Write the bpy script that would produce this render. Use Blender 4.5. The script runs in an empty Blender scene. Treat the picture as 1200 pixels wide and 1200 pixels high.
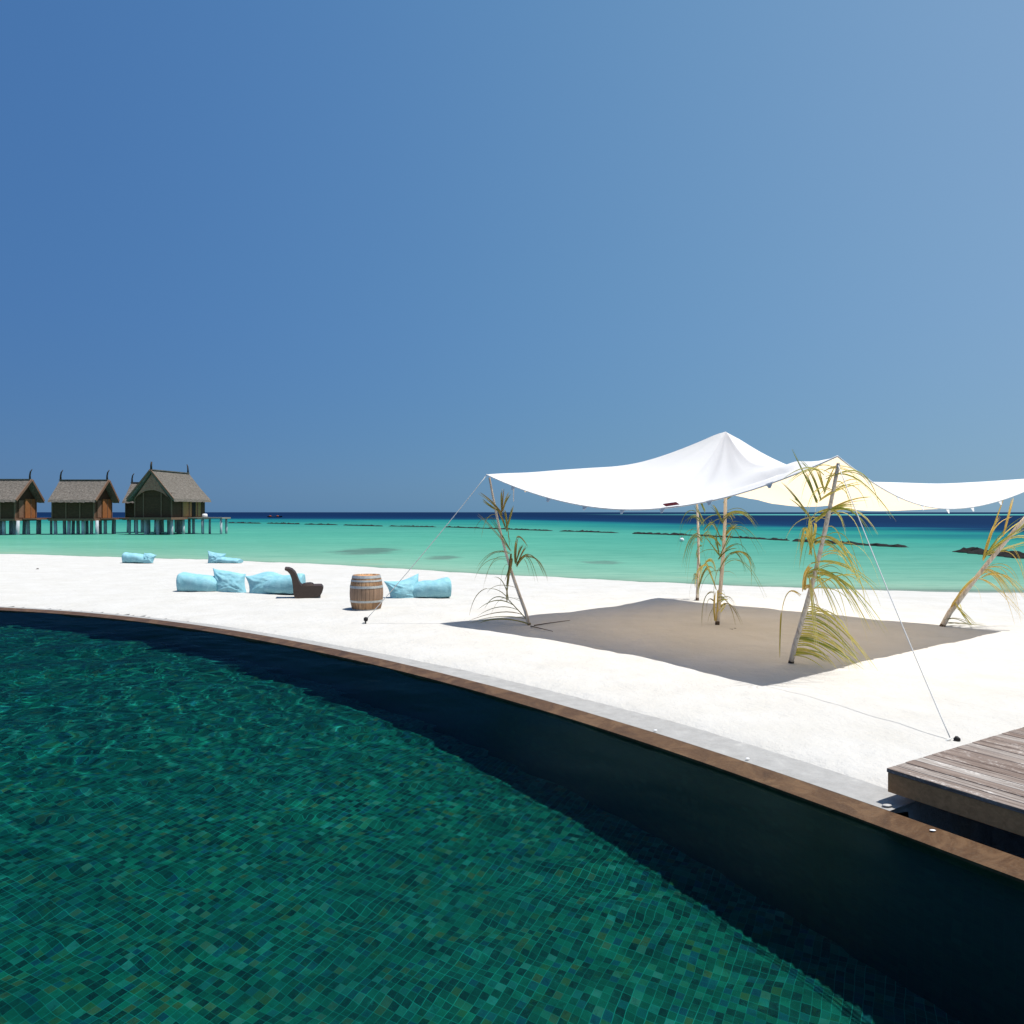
import bpy, math, random
import numpy as np
from mathutils import Vector, noise, Matrix
R = math.radians
random.seed(7); rng = np.random.default_rng(5)
S = bpy.context.scene
COL = S.collection
CAMH = 2.3; F = 890.0; SEA = -0.70; WAT = -0.035; FLOOR = -2.25

# ------------------------------------------------------------------ camera
cam = bpy.data.cameras.new('camera'); cam.sensor_width = 36; cam.lens = 36*F/1200
cam.clip_start = 0.05; cam.clip_end = 30000
co = bpy.data.objects.new('camera', cam); COL.objects.link(co)
co.location = (0, 0, CAMH); co.rotation_euler = (R(90), 0, 0)
S.camera = co
# ------------------------------------------------------------------ light
SUN = Vector((0.96, -0.10, 3.06)).normalized()
w = bpy.data.worlds.new('World'); S.world = w; w.use_nodes = True
nt = w.node_tree; bg = nt.nodes['Background']
sky = nt.nodes.new('ShaderNodeTexSky'); sky.sky_type = 'NISHITA'; sky.sun_disc = False
sky.sun_elevation = math.asin(SUN.z); sky.sun_rotation = math.atan2(SUN.x, SUN.y)
sky.altitude = 0; sky.air_density = 1.0; sky.dust_density = 0.6; sky.ozone_density = 3.0
# the photograph's sky grows paler towards the sun's side and a little duller at the horizon: grade the sky by direction
SKYS = 0.09
def lin(r, g, b): return tuple(((c/255+.055)/1.055)**2.4 if c > 10 else c/255/12.92 for c in (r, g, b))
def sky_ramp(fac, stops):
    nd = nt.nodes.new('ShaderNodeValToRGB'); cr = nd.color_ramp; cr.interpolation = 'B_SPLINE' if len(stops) > 3 else 'LINEAR'
    while len(cr.elements) < len(stops): cr.elements.new(.5)
    for e, (p, c) in zip(cr.elements, stops): e.position = p; e.color = (*c, 1)
    nt.links.new(fac, nd.inputs[0]); return nd.outputs[0]
def smath(op, a, b):
    nd = nt.nodes.new('ShaderNodeMath'); nd.operation = op
    for k, v in enumerate((a, b)):
        if isinstance(v, (int, float)): nd.inputs[k].default_value = v
        else: nt.links.new(v, nd.inputs[k])
    return nd.outputs[0]
sp = nt.nodes.new('ShaderNodeSeparateXYZ'); tc = nt.nodes.new('ShaderNodeTexCoord'); nt.links.new(tc.outputs['Generated'], sp.inputs[0])
hor = smath('SQRT', smath('ADD', smath('MULTIPLY', sp.outputs[0], sp.outputs[0]), smath('MULTIPLY', sp.outputs[1], sp.outputs[1])), 0.)
az = smath('MULTIPLY_ADD', smath('DIVIDE', sp.outputs[0], smath('MAXIMUM', hor, 1e-4)), .5); az.node.inputs[2].default_value = .5
caz = sky_ramp(az, [(.08, lin(58, 106, 166)), (.24, lin(69, 117, 173)), (.36, lin(78, 127, 181)), (.50, lin(92, 140, 187)), (.64, lin(107, 152, 194)), (.78, lin(125, 164, 202)), (.95, lin(144, 178, 210))])
cel = sky_ramp(sp.outputs[2], [(0., (1.10, 1.02, .88)), (.05, (1.12, 1.06, .93)), (.16, (1.04, 1.05, .98)), (.32, (1.0, .985, 1.03)), (.6, (1.03, .99, 1.04))])
grade = nt.nodes.new('ShaderNodeMix'); grade.data_type = 'RGBA'; grade.blend_type = 'MULTIPLY'; grade.inputs['Factor'].default_value = 1
nt.links.new(caz, grade.inputs['A']); nt.links.new(cel, grade.inputs['B'])
scl = nt.nodes.new('ShaderNodeMix'); scl.data_type = 'RGBA'; scl.blend_type = 'DIVIDE'; scl.inputs['Factor'].default_value = 1
nt.links.new(grade.outputs['Result'], scl.inputs['A']); scl.inputs['B'].default_value = (SKYS*1.23, SKYS*1.23, SKYS*1.23, 1)
tint = nt.nodes.new('ShaderNodeMix'); tint.data_type = 'RGBA'; tint.inputs['Factor'].default_value = .9
nt.links.new(sky.outputs[0], tint.inputs['A']); nt.links.new(scl.outputs['Result'], tint.inputs['B']); nt.links.new(tint.outputs['Result'], bg.inputs[0])
bg.inputs[1].default_value = SKYS
sl = bpy.data.lights.new('sun', 'SUN'); sl.energy = 4.9; sl.angle = R(0.53); sl.color = (1.0, 0.965, 0.91)
sl.cycles.is_caustics_light = True
so = bpy.data.objects.new('sun', sl); COL.objects.link(so); so.location = SUN*50
so.rotation_euler = (-SUN).to_track_quat('-Z', 'Y').to_euler()
vs = S.view_settings; vs.view_transform = 'Standard'; vs.look = 'None'; vs.exposure = 0.3; vs.gamma = 1; vs.use_curve_mapping = False
S.render.engine = 'CYCLES'; S.cycles.use_denoising = True
S.cycles.max_bounces = 10; S.cycles.transparent_max_bounces = 12; S.cycles.caustics_refractive = True
S.cycles.caustics_reflective = False; S.cycles.sample_clamp_indirect = 6

# ------------------------------------------------------------------ helpers
class NT:
    """small wrapper for building a node material"""
    def __init__(s, name):
        s.m = bpy.data.materials.new(name); s.m.use_nodes = True; s.t = s.m.node_tree
        s.n = s.t.nodes; s.n.clear(); s.out = s.n.new('ShaderNodeOutputMaterial')
    def add(s, typ, ins=None, **kw):
        nd = s.n.new('ShaderNode' + typ)
        for k, v in kw.items(): setattr(nd, k, v)
        for k, v in (ins or {}).items(): s.set(nd.inputs[k], v)
        return nd
    def set(s, sock, v):
        if isinstance(v, bpy.types.NodeSocket): s.t.links.new(v, sock)
        elif isinstance(v, bpy.types.Node): s.t.links.new(v.outputs[0], sock)
        else:
            if isinstance(v, (tuple, list)) and len(v) == 3 and sock.type == 'RGBA': v = (*v, 1)
            sock.default_value = v
    def ramp(s, fac, stops, interp='LINEAR'):
        nd = s.n.new('ShaderNodeValToRGB'); cr = nd.color_ramp; cr.interpolation = interp
        while len(cr.elements) < len(stops): cr.elements.new(0.5)
        for e, (p, c) in zip(cr.elements, stops):
            e.position = p; e.color = (*c, 1) if isinstance(c, (tuple, list)) else (c, c, c, 1)
        s.set(nd.inputs[0], fac); return nd.outputs[0]
    def mix(s, f, a, b, blend='MIX'):
        nd = s.n.new('ShaderNodeMix'); nd.data_type = 'RGBA'; nd.blend_type = blend
        s.set(nd.inputs['Factor'], f); s.set(nd.inputs['A'], a); s.set(nd.inputs['B'], b)
        return nd.outputs['Result']
    def math(s, op, a, b=0.0, c=0.0, clamp=False):
        nd = s.n.new('ShaderNodeMath'); nd.operation = op; nd.use_clamp = clamp
        s.set(nd.inputs[0], a); s.set(nd.inputs[1], b); s.set(nd.inputs[2], c); return nd.outputs[0]
    def noise(s, vec, scale, detail=3, rough=.5, dist=0):
        nd = s.add('TexNoise', {'Scale': scale, 'Detail': detail, 'Roughness': rough, 'Distortion': dist})
        if vec is not None: s.set(nd.inputs['Vector'], vec)
        return nd.outputs[0]
    def pos(s): return s.add('NewGeometry').outputs['Position']
    def objco(s): return s.add('TexCoord').outputs['Object']
    def mapping(s, vec, scale=(1, 1, 1), rot=(0, 0, 0), loc=(0, 0, 0)):
        return s.add('Mapping', {'Vector': vec, 'Scale': scale, 'Rotation': rot, 'Location': loc}).outputs[0]
    def island(s): return s.add('NewGeometry').outputs['Random Per Island']
    def bump(s, h, strength=.3, dist=.02):
        return s.add('Bump', {'Height': h, 'Strength': strength, 'Distance': dist}).outputs[0]
    def pbsdf(s, **ins):
        nd = s.add('BsdfPrincipled', {k.replace('_', ' '): v for k, v in ins.items()})
        s.t.links.new(nd.outputs[0], s.out.inputs[0]); return nd
    def surf(s, sh): s.set(s.out.inputs[0], sh)

class MB:
    def __init__(s): s.v = []; s.f = []; s.uv = None
    def add(s, vs, fs):
        o = len(s.v); s.v += [tuple(v) for v in vs]; s.f += [tuple(i+o for i in f) for f in fs]
    def box(s, c, size, M=None):
        x, y, z = (d/2 for d in size); c = Vector(c)
        vs = [Vector((sx*x, sy*y, sz*z)) for sz in (-1, 1) for sy in (-1, 1) for sx in (-1, 1)]
        if M is not None: vs = [M @ v for v in vs]
        s.add([v+c for v in vs], [(0,2,3,1),(4,5,7,6),(0,1,5,4),(1,3,7,5),(3,2,6,7),(2,0,4,6)])
    def bar(s, a, b, w, h, up=Vector((0, 0, 1))):
        a, b = Vector(a), Vector(b); d = (b-a).normalized(); r = d.cross(up)
        if r.length < 1e-4: r = Vector((1, 0, 0))
        r.normalize(); u = r.cross(d); vs = []
        for p in (a, b):
            for i, j in ((-1,-1),(1,-1),(1,1),(-1,1)): vs.append(p + r*i*w/2 + u*j*h/2)
        s.add(vs, [(3,2,1,0),(4,5,6,7),(0,1,5,4),(1,2,6,5),(2,3,7,6),(3,0,4,7)])
    def tube(s, pts, rad, n=8, cap=True):
        pts = [Vector(p) for p in pts]; k = len(pts)
        rad = rad if isinstance(rad, (list, tuple)) else [rad]*k
        vs = []; ref = None
        for i, p in enumerate(pts):
            d = (pts[min(i+1, k-1)] - pts[max(i-1, 0)]).normalized()
            if ref is None: ref = d.orthogonal().normalized()
            ref = (ref - d*ref.dot(d)).normalized(); b = d.cross(ref)
            for j in range(n):
                a = 2*math.pi*j/n; vs.append(p + (ref*math.cos(a) + b*math.sin(a))*rad[i])
        fs = [(i*n+j, i*n+(j+1) % n, (i+1)*n+(j+1) % n, (i+1)*n+j) for i in range(k-1) for j in range(n)]
        if cap: fs += [tuple(range(n))[::-1], tuple((k-1)*n+j for j in range(n))]
        s.add(vs, fs)
    def lathe(s, prof, n=32, c=(0, 0, 0)):
        c = Vector(c); k = len(prof)
        vs = [c + Vector((r*math.cos(2*math.pi*j/n), r*math.sin(2*math.pi*j/n), z)) for r, z in prof for j in range(n)]
        fs = [(i*n+j, i*n+(j+1) % n, (i+1)*n+(j+1) % n, (i+1)*n+j) for i in range(k-1) for j in range(n)]
        s.add(vs, fs)
    def grid(s, P):
        """P: (rows, cols, 3) array"""
        r, c = P.shape[:2]
        s.add(P.reshape(-1, 3), [(i*c+j, i*c+j+1, (i+1)*c+j+1, (i+1)*c+j) for i in range(r-1) for j in range(c-1)])
    def build(s, name, mat, parent=None, smooth=False, loc=None):
        o0 = Vector(parent.location) if parent is not None else (Vector(loc) if loc is not None else Vector((0, 0, 0)))
        if parent is not None and parent.parent is not None: o0 = parent.parent.location + o0
        me = bpy.data.meshes.new(name)
        me.from_pydata([tuple(Vector(v)-o0) for v in s.v], [], s.f); me.update()
        if smooth: me.polygons.foreach_set('use_smooth', [True]*len(me.polygons))
        me.materials.append(mat)
        o = bpy.data.objects.new(name, me); COL.objects.link(o)
        if parent is not None: o.parent = parent
        elif loc is not None: o.location = loc
        return o
def thing(name, label, cat, loc=(0, 0, 0), group=None):
    o = bpy.data.objects.new(name, None); COL.objects.link(o); o.location = loc; o.empty_display_size = .2
    return tag(o, label, cat, group)
def tag(o, label=None, cat=None, group=None, kind=None):
    if label: o['label'] = label
    if cat: o['category'] = cat
    if group: o['group'] = group
    if kind: o['kind'] = kind
    return o
def bevel(o, w, seg=2):
    m = o.modifiers.new('bevel', 'BEVEL'); m.width = w; m.segments = seg; m.limit_method = 'ANGLE'; return o
def nz(x, y, z=0.0): return noise.noise(Vector((x, y, z)))
def W(px, py, d):   # a photo point at a chosen distance
    return Vector(((px-600)/F*d, d, CAMH + (600-py)/F*d))
def lerp(a, b, t): return a + (b-a)*t
def sstep(t): t = np.clip(t, 0, 1); return t*t*(3-2*t)

# ------------------------------------------------------------------ layout curves
# shoreline: y of the waterline as a function of x
SHX = np.array([-300, -120, -60, -36, -28, -15, -6.6, 0, 6.8, 12.6, 18.5, 40, 120, 300.])
SHY = np.array([95, 72, 57.5, 52.4, 49.6, 44.6, 39.5, 34.6, 30.8, 28.6, 27.8, 27, 26, 24.])
def shore(x): return np.interp(x, SHX, SHY)
def shore_s(x):   # smoothed
    return (shore(x-3) + shore(x-1.5) + shore(x) + shore(x+1.5) + shore(x+3))/5
def ground(x, y):
    u = shore_s(x) - y
    up = SEA - 0.012 + 0.712*(1-np.exp(-np.maximum(u, 0)/4.5))
    dn = SEA - 0.012 + 0.06*np.minimum(u, 0)
    return np.where(u > 0, up, dn)
def G(px, py):      # photo point on the sand
    d = CAMH*F/(py-600.0)
    for _ in range(25):
        z = float(ground((px-600)/F*d, d)); d = .5*d + .5*(CAMH - z)*F/(py-600.0)
    return Vector(((px-600)/F*d, d, float(ground((px-600)/F*d, d))))
# pool edge
RP = np.array([(0, 713.5), (67, 718.5), (133, 725), (200, 733), (233, 738), (300, 748.5), (400, 769), (500, 792), (560, 808.5), (600, 820),
               (700, 850), (800, 883.5), (900, 918), (975, 947), (1090, 988), (1200, 1030)], float)
cf = np.polyfit(RP[:, 0], RP[:, 1], 3)
pxs = np.linspace(0, 1200, 60); pys = np.polyval(cf, pxs)
ds = CAMH*F/(pys-600)
rim = np.stack([(pxs-600)/F*ds, ds], 1)
left = np.array([(-27, 20.0), (-22, 20.3), (-17.5, 19.8)]); right = np.array([(4.35, 3.0), (4.95, 1.2), (5.3, -1.0), (5.4, -4.0)])
rim = np.concatenate([left, rim, right])
def resample(P, n):
    L = np.concatenate([[0], np.cumsum(np.linalg.norm(np.diff(P, axis=0), axis=1))])
    t = np.linspace(0, L[-1], n); return np.stack([np.interp(t, L, P[:, k]) for k in range(P.shape[1])], 1)
rim = resample(rim, 360)
for _ in range(60): rim[1:-1] = .25*rim[:-2] + .5*rim[1:-1] + .25*rim[2:]
rim = resample(rim, 360)
tg = np.gradient(rim, axis=0); tg /= np.linalg.norm(tg, axis=1)[:, None]
rn = np.stack([-tg[:, 1], tg[:, 0]], 1)          # outward (towards the sand)
def rim_dist(X, Y):
    """signed distance to the pool edge, positive on the sand side; and arc index"""
    P = np.stack([X.ravel(), Y.ravel()], 1); out = np.empty(len(P)); idx = np.empty(len(P), int)
    for i in range(0, len(P), 20000):
        q = P[i:i+20000]; d2 = ((q[:, None, :]-rim[None])**2).sum(2); k = d2.argmin(1)
        out[i:i+20000] = ((q-rim[k])*rn[k]).sum(1); idx[i:i+20000] = k
    return out.reshape(X.shape), idx.reshape(X.shape)
def rim_off(s): return rim + rn*np.asarray(s).reshape(-1, 1) if np.ndim(s) else rim + rn*s

# ------------------------------------------------------------------ materials
def mat_sand():
    t = NT('white_sand'); p = t.pos()
    n1 = t.noise(p, 1.1, 5, .6); n2 = t.noise(p, 14, 4, .65); n3 = t.noise(p, 160, 2, .6)
    c = t.mix(t.ramp(n1, [(.35, 0.), (.7, 1.)]), (.485, .468, .434), (.528, .514, .488))
    c = t.mix(t.ramp(n3, [(.60, 0.), (.78, .35)]), c, (.40, .35, .28))
    vor = t.add('TexVoronoi', {'Vector': t.mapping(p, (1, 1, .2)), 'Scale': 2.4, 'Randomness': 1.0}, feature='SMOOTH_F1').outputs[0]
    foot = t.ramp(vor, [(.08, 0.), (.36, 1.)])
    n4 = t.noise(p, 4.5, 4, .6)
    h = t.math('ADD', t.math('MULTIPLY', t.math('ADD', n2, t.math('MULTIPLY', n4, 1.6)), .55), t.math('ADD', t.math('MULTIPLY', foot, .45), t.math('MULTIPLY', n3, .10)))
    t.pbsdf(Base_Color=c, Roughness=.95, Specular_IOR_Level=.1, Normal=t.bump(h, .6, .055)); return t.m
def mat_sea():
    t = NT('sea_water'); p = t.pos()
    sx = t.add('SeparateXYZ', {0: p}); x, y = sx.outputs[0], sx.outputs[1]
    # distance beyond the reef edge, which runs diagonally away to the left
    wob = t.noise(t.mapping(p, (.004, .012, 1)), 1.0, 4, .6)
    q = t.math('ADD', t.math('ADD', t.math('MULTIPLY_ADD', t.math('MAXIMUM', x, 0.), 2.6, y), t.math('MULTIPLY', t.math('MINIMUM', x, 0.), .22)), t.math('MULTIPLY', t.math('SUBTRACT', wob, .5), 60))
    fac = t.math('DIVIDE', q, 860.)
    col = t.ramp(fac, [(0., (.115, .355, .245)), (.07, (.085, .315, .222)), (.14, (.070, .285, .212)), (.24, (.030, .232, .182)), (.315, (.014, .20, .170)),
                       (.345, (.006, .07, .105)), (.385, (.003, .022, .068)), (.6, (.002, .012, .048)), (1., (.002, .011, .044))])
    # streaks of deeper and shallower water around the drop-off
    st = t.noise(t.mapping(p, (.017, .085, 1), loc=(3, 7, 0)), 1.0, 5, .65)
    zone = t.math('MULTIPLY', t.ramp(fac, [(.17, 0.), (.27, .8), (.33, 1.), (.37, 0.)]), t.ramp(st, [(.44, 0.), (.56, 1.)]))
    col = t.mix(t.math('MULTIPLY', zone, .85), col, (.008, .105, .135))
    zone2 = t.math('MULTIPLY', t.ramp(fac, [(.29, 0.), (.36, 1.), (.42, 0.)]), t.ramp(st, [(.36, 1.), (.45, 0.)]))
    col = t.mix(t.math('MULTIPLY', zone2, .8), col, (.014, .19, .20))
    # pale shoal far out
    band = t.math('MULTIPLY', t.ramp(t.math('DIVIDE', y, 2000.), [(.325, 0.), (.36, 1.), (.50, 1.), (.56, 0.)]),
                  t.ramp(t.math('MULTIPLY_ADD', x, 1/2000., .5), [(.54, 0.), (.66, 1.)]))
    col = t.mix(band, col, (.09, .33, .29))
    # seaweed patches on the shallow bottom
    sh = t.add('Attribute', attribute_name='shore').outputs['Fac']
    for (cx, cy, rx, ry, a) in PATCHES:
        dx = t.math('DIVIDE', t.math('SUBTRACT', x, cx), rx); dy = t.math('DIVIDE', t.math('SUBTRACT', y, cy), ry)
        r = t.math('SQRT', t.math('ADD', t.math('MULTIPLY', dx, dx), t.math('MULTIPLY', dy, dy)))
        r = t.math('ADD', r, t.math('MULTIPLY', t.math('SUBTRACT', t.noise(t.mapping(p, (.5, .9, 1)), 1.0, 5, .7), .5), 2.2))
        col = t.mix(t.math('MULTIPLY', t.ramp(r, [(.55, 1.), (1.0, 0.)]), a), col, (.045, .12, .095))
    # weed line by the beach
    wl = t.math('MULTIPLY', t.ramp(sh, [(.022, 0.), (.031, 1.), (.041, 1.), (.05, 0.)]), t.ramp(t.noise(t.mapping(p, (.11, .11, 1), loc=(0, 4, 0)), 1., 4, .7), [(.5, 0.), (.6, .75)]))
    col = t.mix(wl, col, (.27, .30, .16))
    col = t.mix(t.ramp(sh, [(0., 1.), (.02, .72), (.06, .45), (.13, .24), (.30, .07), (.5, 0.)]), col, (.30, .40, .30))
    big = t.noise(t.mapping(p, (.05, .12, 1)), 1.0, 4, .6)
    col = t.mix(t.ramp(big, [(.3, .0), (.7, .55)]), col, (.60, .74, .74), 'MULTIPLY')
    rip = t.noise(t.mapping(p, (.35, 1.5, 1)), 1.0, 7, .75)
    col = t.mix(t.ramp(rip, [(.42, 0.), (.62, .55)]), col, (.55, .72, .70), 'MULTIPLY')
    nrm = t.bump(t.math('ADD', rip, t.math('MULTIPLY', t.noise(t.mapping(p, (2.5, 5, 1)), 1., 3, .6), .35)), .35, .22)
    fo = t.math('ADD', sh, t.math('MULTIPLY', t.math('SUBTRACT', t.noise(t.mapping(p, (.5, .5, 1), loc=(0, 3, 0)), 1., 5, .7), .5), .016))
    col = t.mix(t.math('MULTIPLY', t.ramp(fo, [(.002, 0.), (.006, 1.), (.009, 0.)]), .5), col, (.60, .64, .60))
    dif = t.add('BsdfDiffuse', {'Color': col, 'Normal': nrm})
    tr = t.add('BsdfTransparent', {'Color': (.93, 1., .98)})
    clear = t.ramp(sh, [(0., 1.), (.006, .6), (.018, .12), (.03, 0.)])
    body = t.add('MixShader', {0: clear, 1: dif, 2: tr})
    gl = t.add('BsdfGlossy', {'Color': (.55, .75, 1., 1), 'Roughness': .12, 'Normal': nrm})
    fr = t.add('Fresnel', {'IOR': 1.33, 'Normal': nrm}).outputs[0]
    t.surf(t.add('MixShader', {0: t.math('MINIMUM', t.math('MULTIPLY', fr, .20), .10), 1: body, 2: gl})); return t.m
def mat_pool_tiles(name, rot, wall=False):
    t = NT(name); p = t.objco()
    if wall: uv = t.add('UVMap').outputs[0]
    else: uv = t.mapping(p, (15.5, 15.5, 15.5), (0, 0, rot))
    sep = t.add('SeparateXYZ', {0: uv})
    fx, fy = (t.math('FRACT', sep.outputs[k]) for k in (0, 1))
    cell = t.add('CombineXYZ', {0: t.math('FLOOR', sep.outputs[0]), 1: t.math('FLOOR', sep.outputs[1])})
    wn = t.add('TexWhiteNoise', {'Vector': cell.outputs[0]}, noise_dimensions='3D')
    c = t.ramp(wn.outputs[0], [(0., (.001, .010, .016)), (.14, (.002, .026, .032)), (.22, (.003, .075, .058)), (.46, (.005, .125, .078)), (.68, (.012, .25, .15)),
                               (.77, (.008, .105, .15)), (.83, (.010, .07, .14)), (.88, (.06, .34, .25)), (.93, (.10, .17, .05)), (.965, (.26, .15, .05)), (1., (.10, .42, .36))])
    big = t.noise(p, 1.3, 4, .6)
    c = t.mix(t.ramp(big, [(.3, 0.), (.7, .3)]), c, (.006, .095, .068))
    c = t.mix(t.ramp(t.noise(p, .55, 3, .6), [(.4, 0.), (.65, .45)]), c, (.003, .055, .062))
    mott = t.noise(p, 34, 4, .7)
    c = t.mix(t.ramp(mott, [(.35, .0), (.7, .3)]), c, (.010, .17, .115))
    st2 = t.noise(t.mapping(p, (1, 1, 1), loc=(5, 2, 0)), 4.5, 5, .7)
    c = t.mix(t.ramp(st2, [(.56, 0.), (.70, .6)]), c, (.075, .13, .035))
    c = t.mix(t.ramp(t.noise(t.mapping(p, (1, 1, 1), loc=(9, 1, 0)), 7., 5, .75), [(.58, 0.), (.72, .55)]), c, (.05, .30, .24))
    c = t.mix(t.ramp(t.noise(t.mapping(p, (1, 1, 1), loc=(1, 8, 0)), 9., 5, .75), [(.54, 0.), (.72, .6)]), c, (.001, .03, .03))
    lx = t.ramp(t.math('MINIMUM', fx, t.math('SUBTRACT', 1., fx)), [(.02, 1.), (.055, 0.)])
    ly = t.ramp(t.math('MINIMUM', fy, t.math('SUBTRACT', 1., fy)), [(.02, 1.), (.055, 0.)])
    sx_, sy_ = (t.noise(t.mapping(uv, q_, loc=l_), 1., 3, .6) for q_, l_ in (((.9, .08, 1), (0, 0, 0)), ((.08, .9, 1), (4, 4, 0))))
    lines = t.math('MAXIMUM', t.math('MULTIPLY', lx, t.ramp(sx_, [(.38, .12), (.62, .8)])), t.math('MULTIPLY', ly, t.ramp(sy_, [(.36, .25), (.58, 1.)])))
    c = t.mix(1.0, c, (.38, .47, .50), 'MULTIPLY')
    g = t.math('MULTIPLY', lines, t.ramp(t.noise(p, .9, 3, .6), [(.35, .45), (.6, 1.)]))
    c = t.mix(t.math('MULTIPLY', g, .68), c, (.014, .26, .21))
    if wall: c = t.mix(.85, c, (.004, .02, .022))  # wall tiles darkened to stand for the shade on the inner face
    t.pbsdf(Base_Color=c, Roughness=.5, Specular_IOR_Level=.2); return t.m
def mat_pool_water():
    t = NT('pool_water')
    fr = t.add('Fresnel', {'IOR': 1.33}).outputs[0]
    tc_ = t.mix(t.math('MULTIPLY', fr, 1.0), (.50, 1., .96), (.02, .06, .12))
    rf = t.add('BsdfRefraction', {'Color': tc_, 'IOR': 1.33, 'Roughness': 0.0})
    gl = t.add('BsdfGlossy', {'Color': (.30, .70, 1., 1), 'Roughness': 0.24})
    t.surf(t.add('MixShader', {0: t.math('MULTIPLY', fr, .14), 1: rf, 2: gl})); return t.m
def mat_plain(name, col, rough=.7, spec=.3, var=.12, scale=12, metal=0., bump=.15):
    t = NT(name); p = t.objco(); n = t.noise(p, scale, 5, .65)
    c = t.mix(t.ramp(n, [(.3, 0.), (.7, 1.)]), tuple(v*(1-var) for v in col), tuple(min(1, v*(1+var)) for v in col))
    t.pbsdf(Base_Color=c, Roughness=rough, Specular_IOR_Level=spec, Metallic=metal, Normal=t.bump(n, bump, .01)); return t.m
def mat_brown_edge():
    t = NT('wet_brown_stone'); p = t.pos()
    n = t.noise(p, 3.2, 6, .65, 1.2); n2 = t.noise(p, 45, 4, .7)
    c = t.ramp(n, [(.25, (.036, .016, .007)), (.5, (.080, .040, .017)), (.62, (.120, .066, .031)), (.8, (.095, .038, .012))])
    c = t.mix(t.ramp(n2, [(.5, 0.), (.7, .5)]), c, (.115, .08, .048))
    t.pbsdf(Base_Color=c, Roughness=.55, Specular_IOR_Level=.25, Normal=t.bump(n2, .35, .01)); return t.m
def mat_concrete():
    t = NT('grey_concrete'); p = t.pos()
    n = t.noise(p, 5, 6, .7); n2 = t.noise(p, 90, 3, .7)
    c = t.ramp(n, [(.3, (.26, .255, .245)), (.6, (.33, .325, .315)), (.75, (.42, .41, .39))])
    c = t.mix(t.ramp(n2, [(.55, 0.), (.7, .5)]), c, (.44, .42, .38))
    t.pbsdf(Base_Color=c, Roughness=.9, Specular_IOR_Level=.2, Normal=t.bump(n2, .3, .008)); return t.m
def mat_deck():
    t = NT('weathered_boards'); p = t.objco(); r = t.island()
    g = t.noise(t.mapping(p, (1.2, 26, 26), loc=(0, 0, 0)), 1.6, 6, .7, .4)
    base = t.ramp(r, [(0., (.18, .13, .105)), (.25, (.25, .20, .17)), (.5, (.34, .305, .275)), (.75, (.21, .155, .125)), (1., (.42, .385, .35))])
    c = t.mix(t.ramp(g, [(.32, .9), (.60, 0.)]), base, (.06, .034, .024))
    bl = t.math('MULTIPLY', t.ramp(t.noise(t.mapping(p, (1, 3, 3)), 3.2, 6, .75), [(.54, 0.), (.64, 1.)]), t.ramp(t.noise(p, 40, 5, .8), [(.42, 0.), (.6, 1.)]))
    c = t.mix(t.math('MULTIPLY', bl, .75), c, (.62, .58, .54))
    t.pbsdf(Base_Color=c, Roughness=.8, Specular_IOR_Level=.2, Normal=t.bump(g, .4, .006)); return t.m
def mat_fascia():
    t = NT('brown_timber'); p = t.objco()
    g = t.noise(t.mapping(p, (1., 18, 18)), 1.5, 6, .7, .5)
    c = t.ramp(g, [(.3, (.42, .205, .085)), (.6, (.60, .30, .13)), (.8, (.66, .35, .16))])
    t.pbsdf(Base_Color=c, Roughness=.75, Specular_IOR_Level=.2, Normal=t.bump(g, .3, .006)); return t.m
def mat_canvas():
    t = NT('white_canvas'); p = t.pos()
    n = t.noise(p, 1.1, 4, .6); wv = t.noise(p, 420, 2, .5)
    nrm = t.bump(t.math('ADD', n, t.math('MULTIPLY', wv, .04)), .25, .05)
    up = t.add('MixShader', {0: .34, 1: t.add('BsdfDiffuse', {'Color': (.86, .86, .855, 1), 'Normal': nrm}), 2: t.add('BsdfTranslucent', {'Color': (.60, .60, .62, 1)})})
    warm_underside = t.add('MixShader', {0: .69, 1: t.add('BsdfDiffuse', {'Color': (.66, .55, .44, 1), 'Normal': nrm}), 2: t.add('BsdfTranslucent', {'Color': (.98, .765, .53, 1)})})  # warm glow of light through the cloth is put into the underside colour
    t.surf(t.add('MixShader', {0: t.add('NewGeometry').outputs['Backfacing'], 1: up, 2: warm_underside})); return t.m
def mat_leaf(name, stops):
    t = NT(name); r = t.island(); p = t.objco()
    c = t.ramp(r, [(a_, tuple(min(.85, v_*1.25) for v_ in c_)) for a_, c_ in stops]); n = t.noise(p, 9, 3, .6)
    c = t.mix(t.ramp(n, [(.5, 0.), (.75, .45)]), c, (.38, .24, .07))
    d = t.add('BsdfPrincipled', {'Base Color': c, 'Roughness': .5, 'Specular IOR Level': .35})
    tr = t.add('BsdfTranslucent', {'Color': c})
    t.surf(t.add('MixShader', {0: .42, 1: d, 2: tr})); return t.m
def mat_pole():
    t = NT('pale_palm_wood'); p = t.objco()
    g = t.noise(t.mapping(p, (25, 25, 2.2)), 1., 5, .7)
    c = t.ramp(g, [(.3, (.30, .23, .17)), (.5, (.66, .58, .48)), (.75, (.80, .74, .65))])
    t.pbsdf(Base_Color=c, Roughness=.8, Specular_IOR_Level=.2, Normal=t.bump(g, .5, .01)); return t.m
def mat_beanbag():
    t = NT('pale_blue_fabric'); p = t.objco()
    n = t.noise(p, 6, 5, .65, .6); n2 = t.noise(p, 17, 3, .6, 1.0)
    c = t.mix(t.ramp(n, [(.3, 0.), (.7, 1.)]), (.185, .415, .48), (.275, .51, .57))
    t.pbsdf(Base_Color=c, Roughness=.75, Specular_IOR_Level=.25, Normal=t.bump(t.math('ADD', n, t.math('MULTIPLY', n2, .5)), .3, .05)); return t.m
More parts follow.
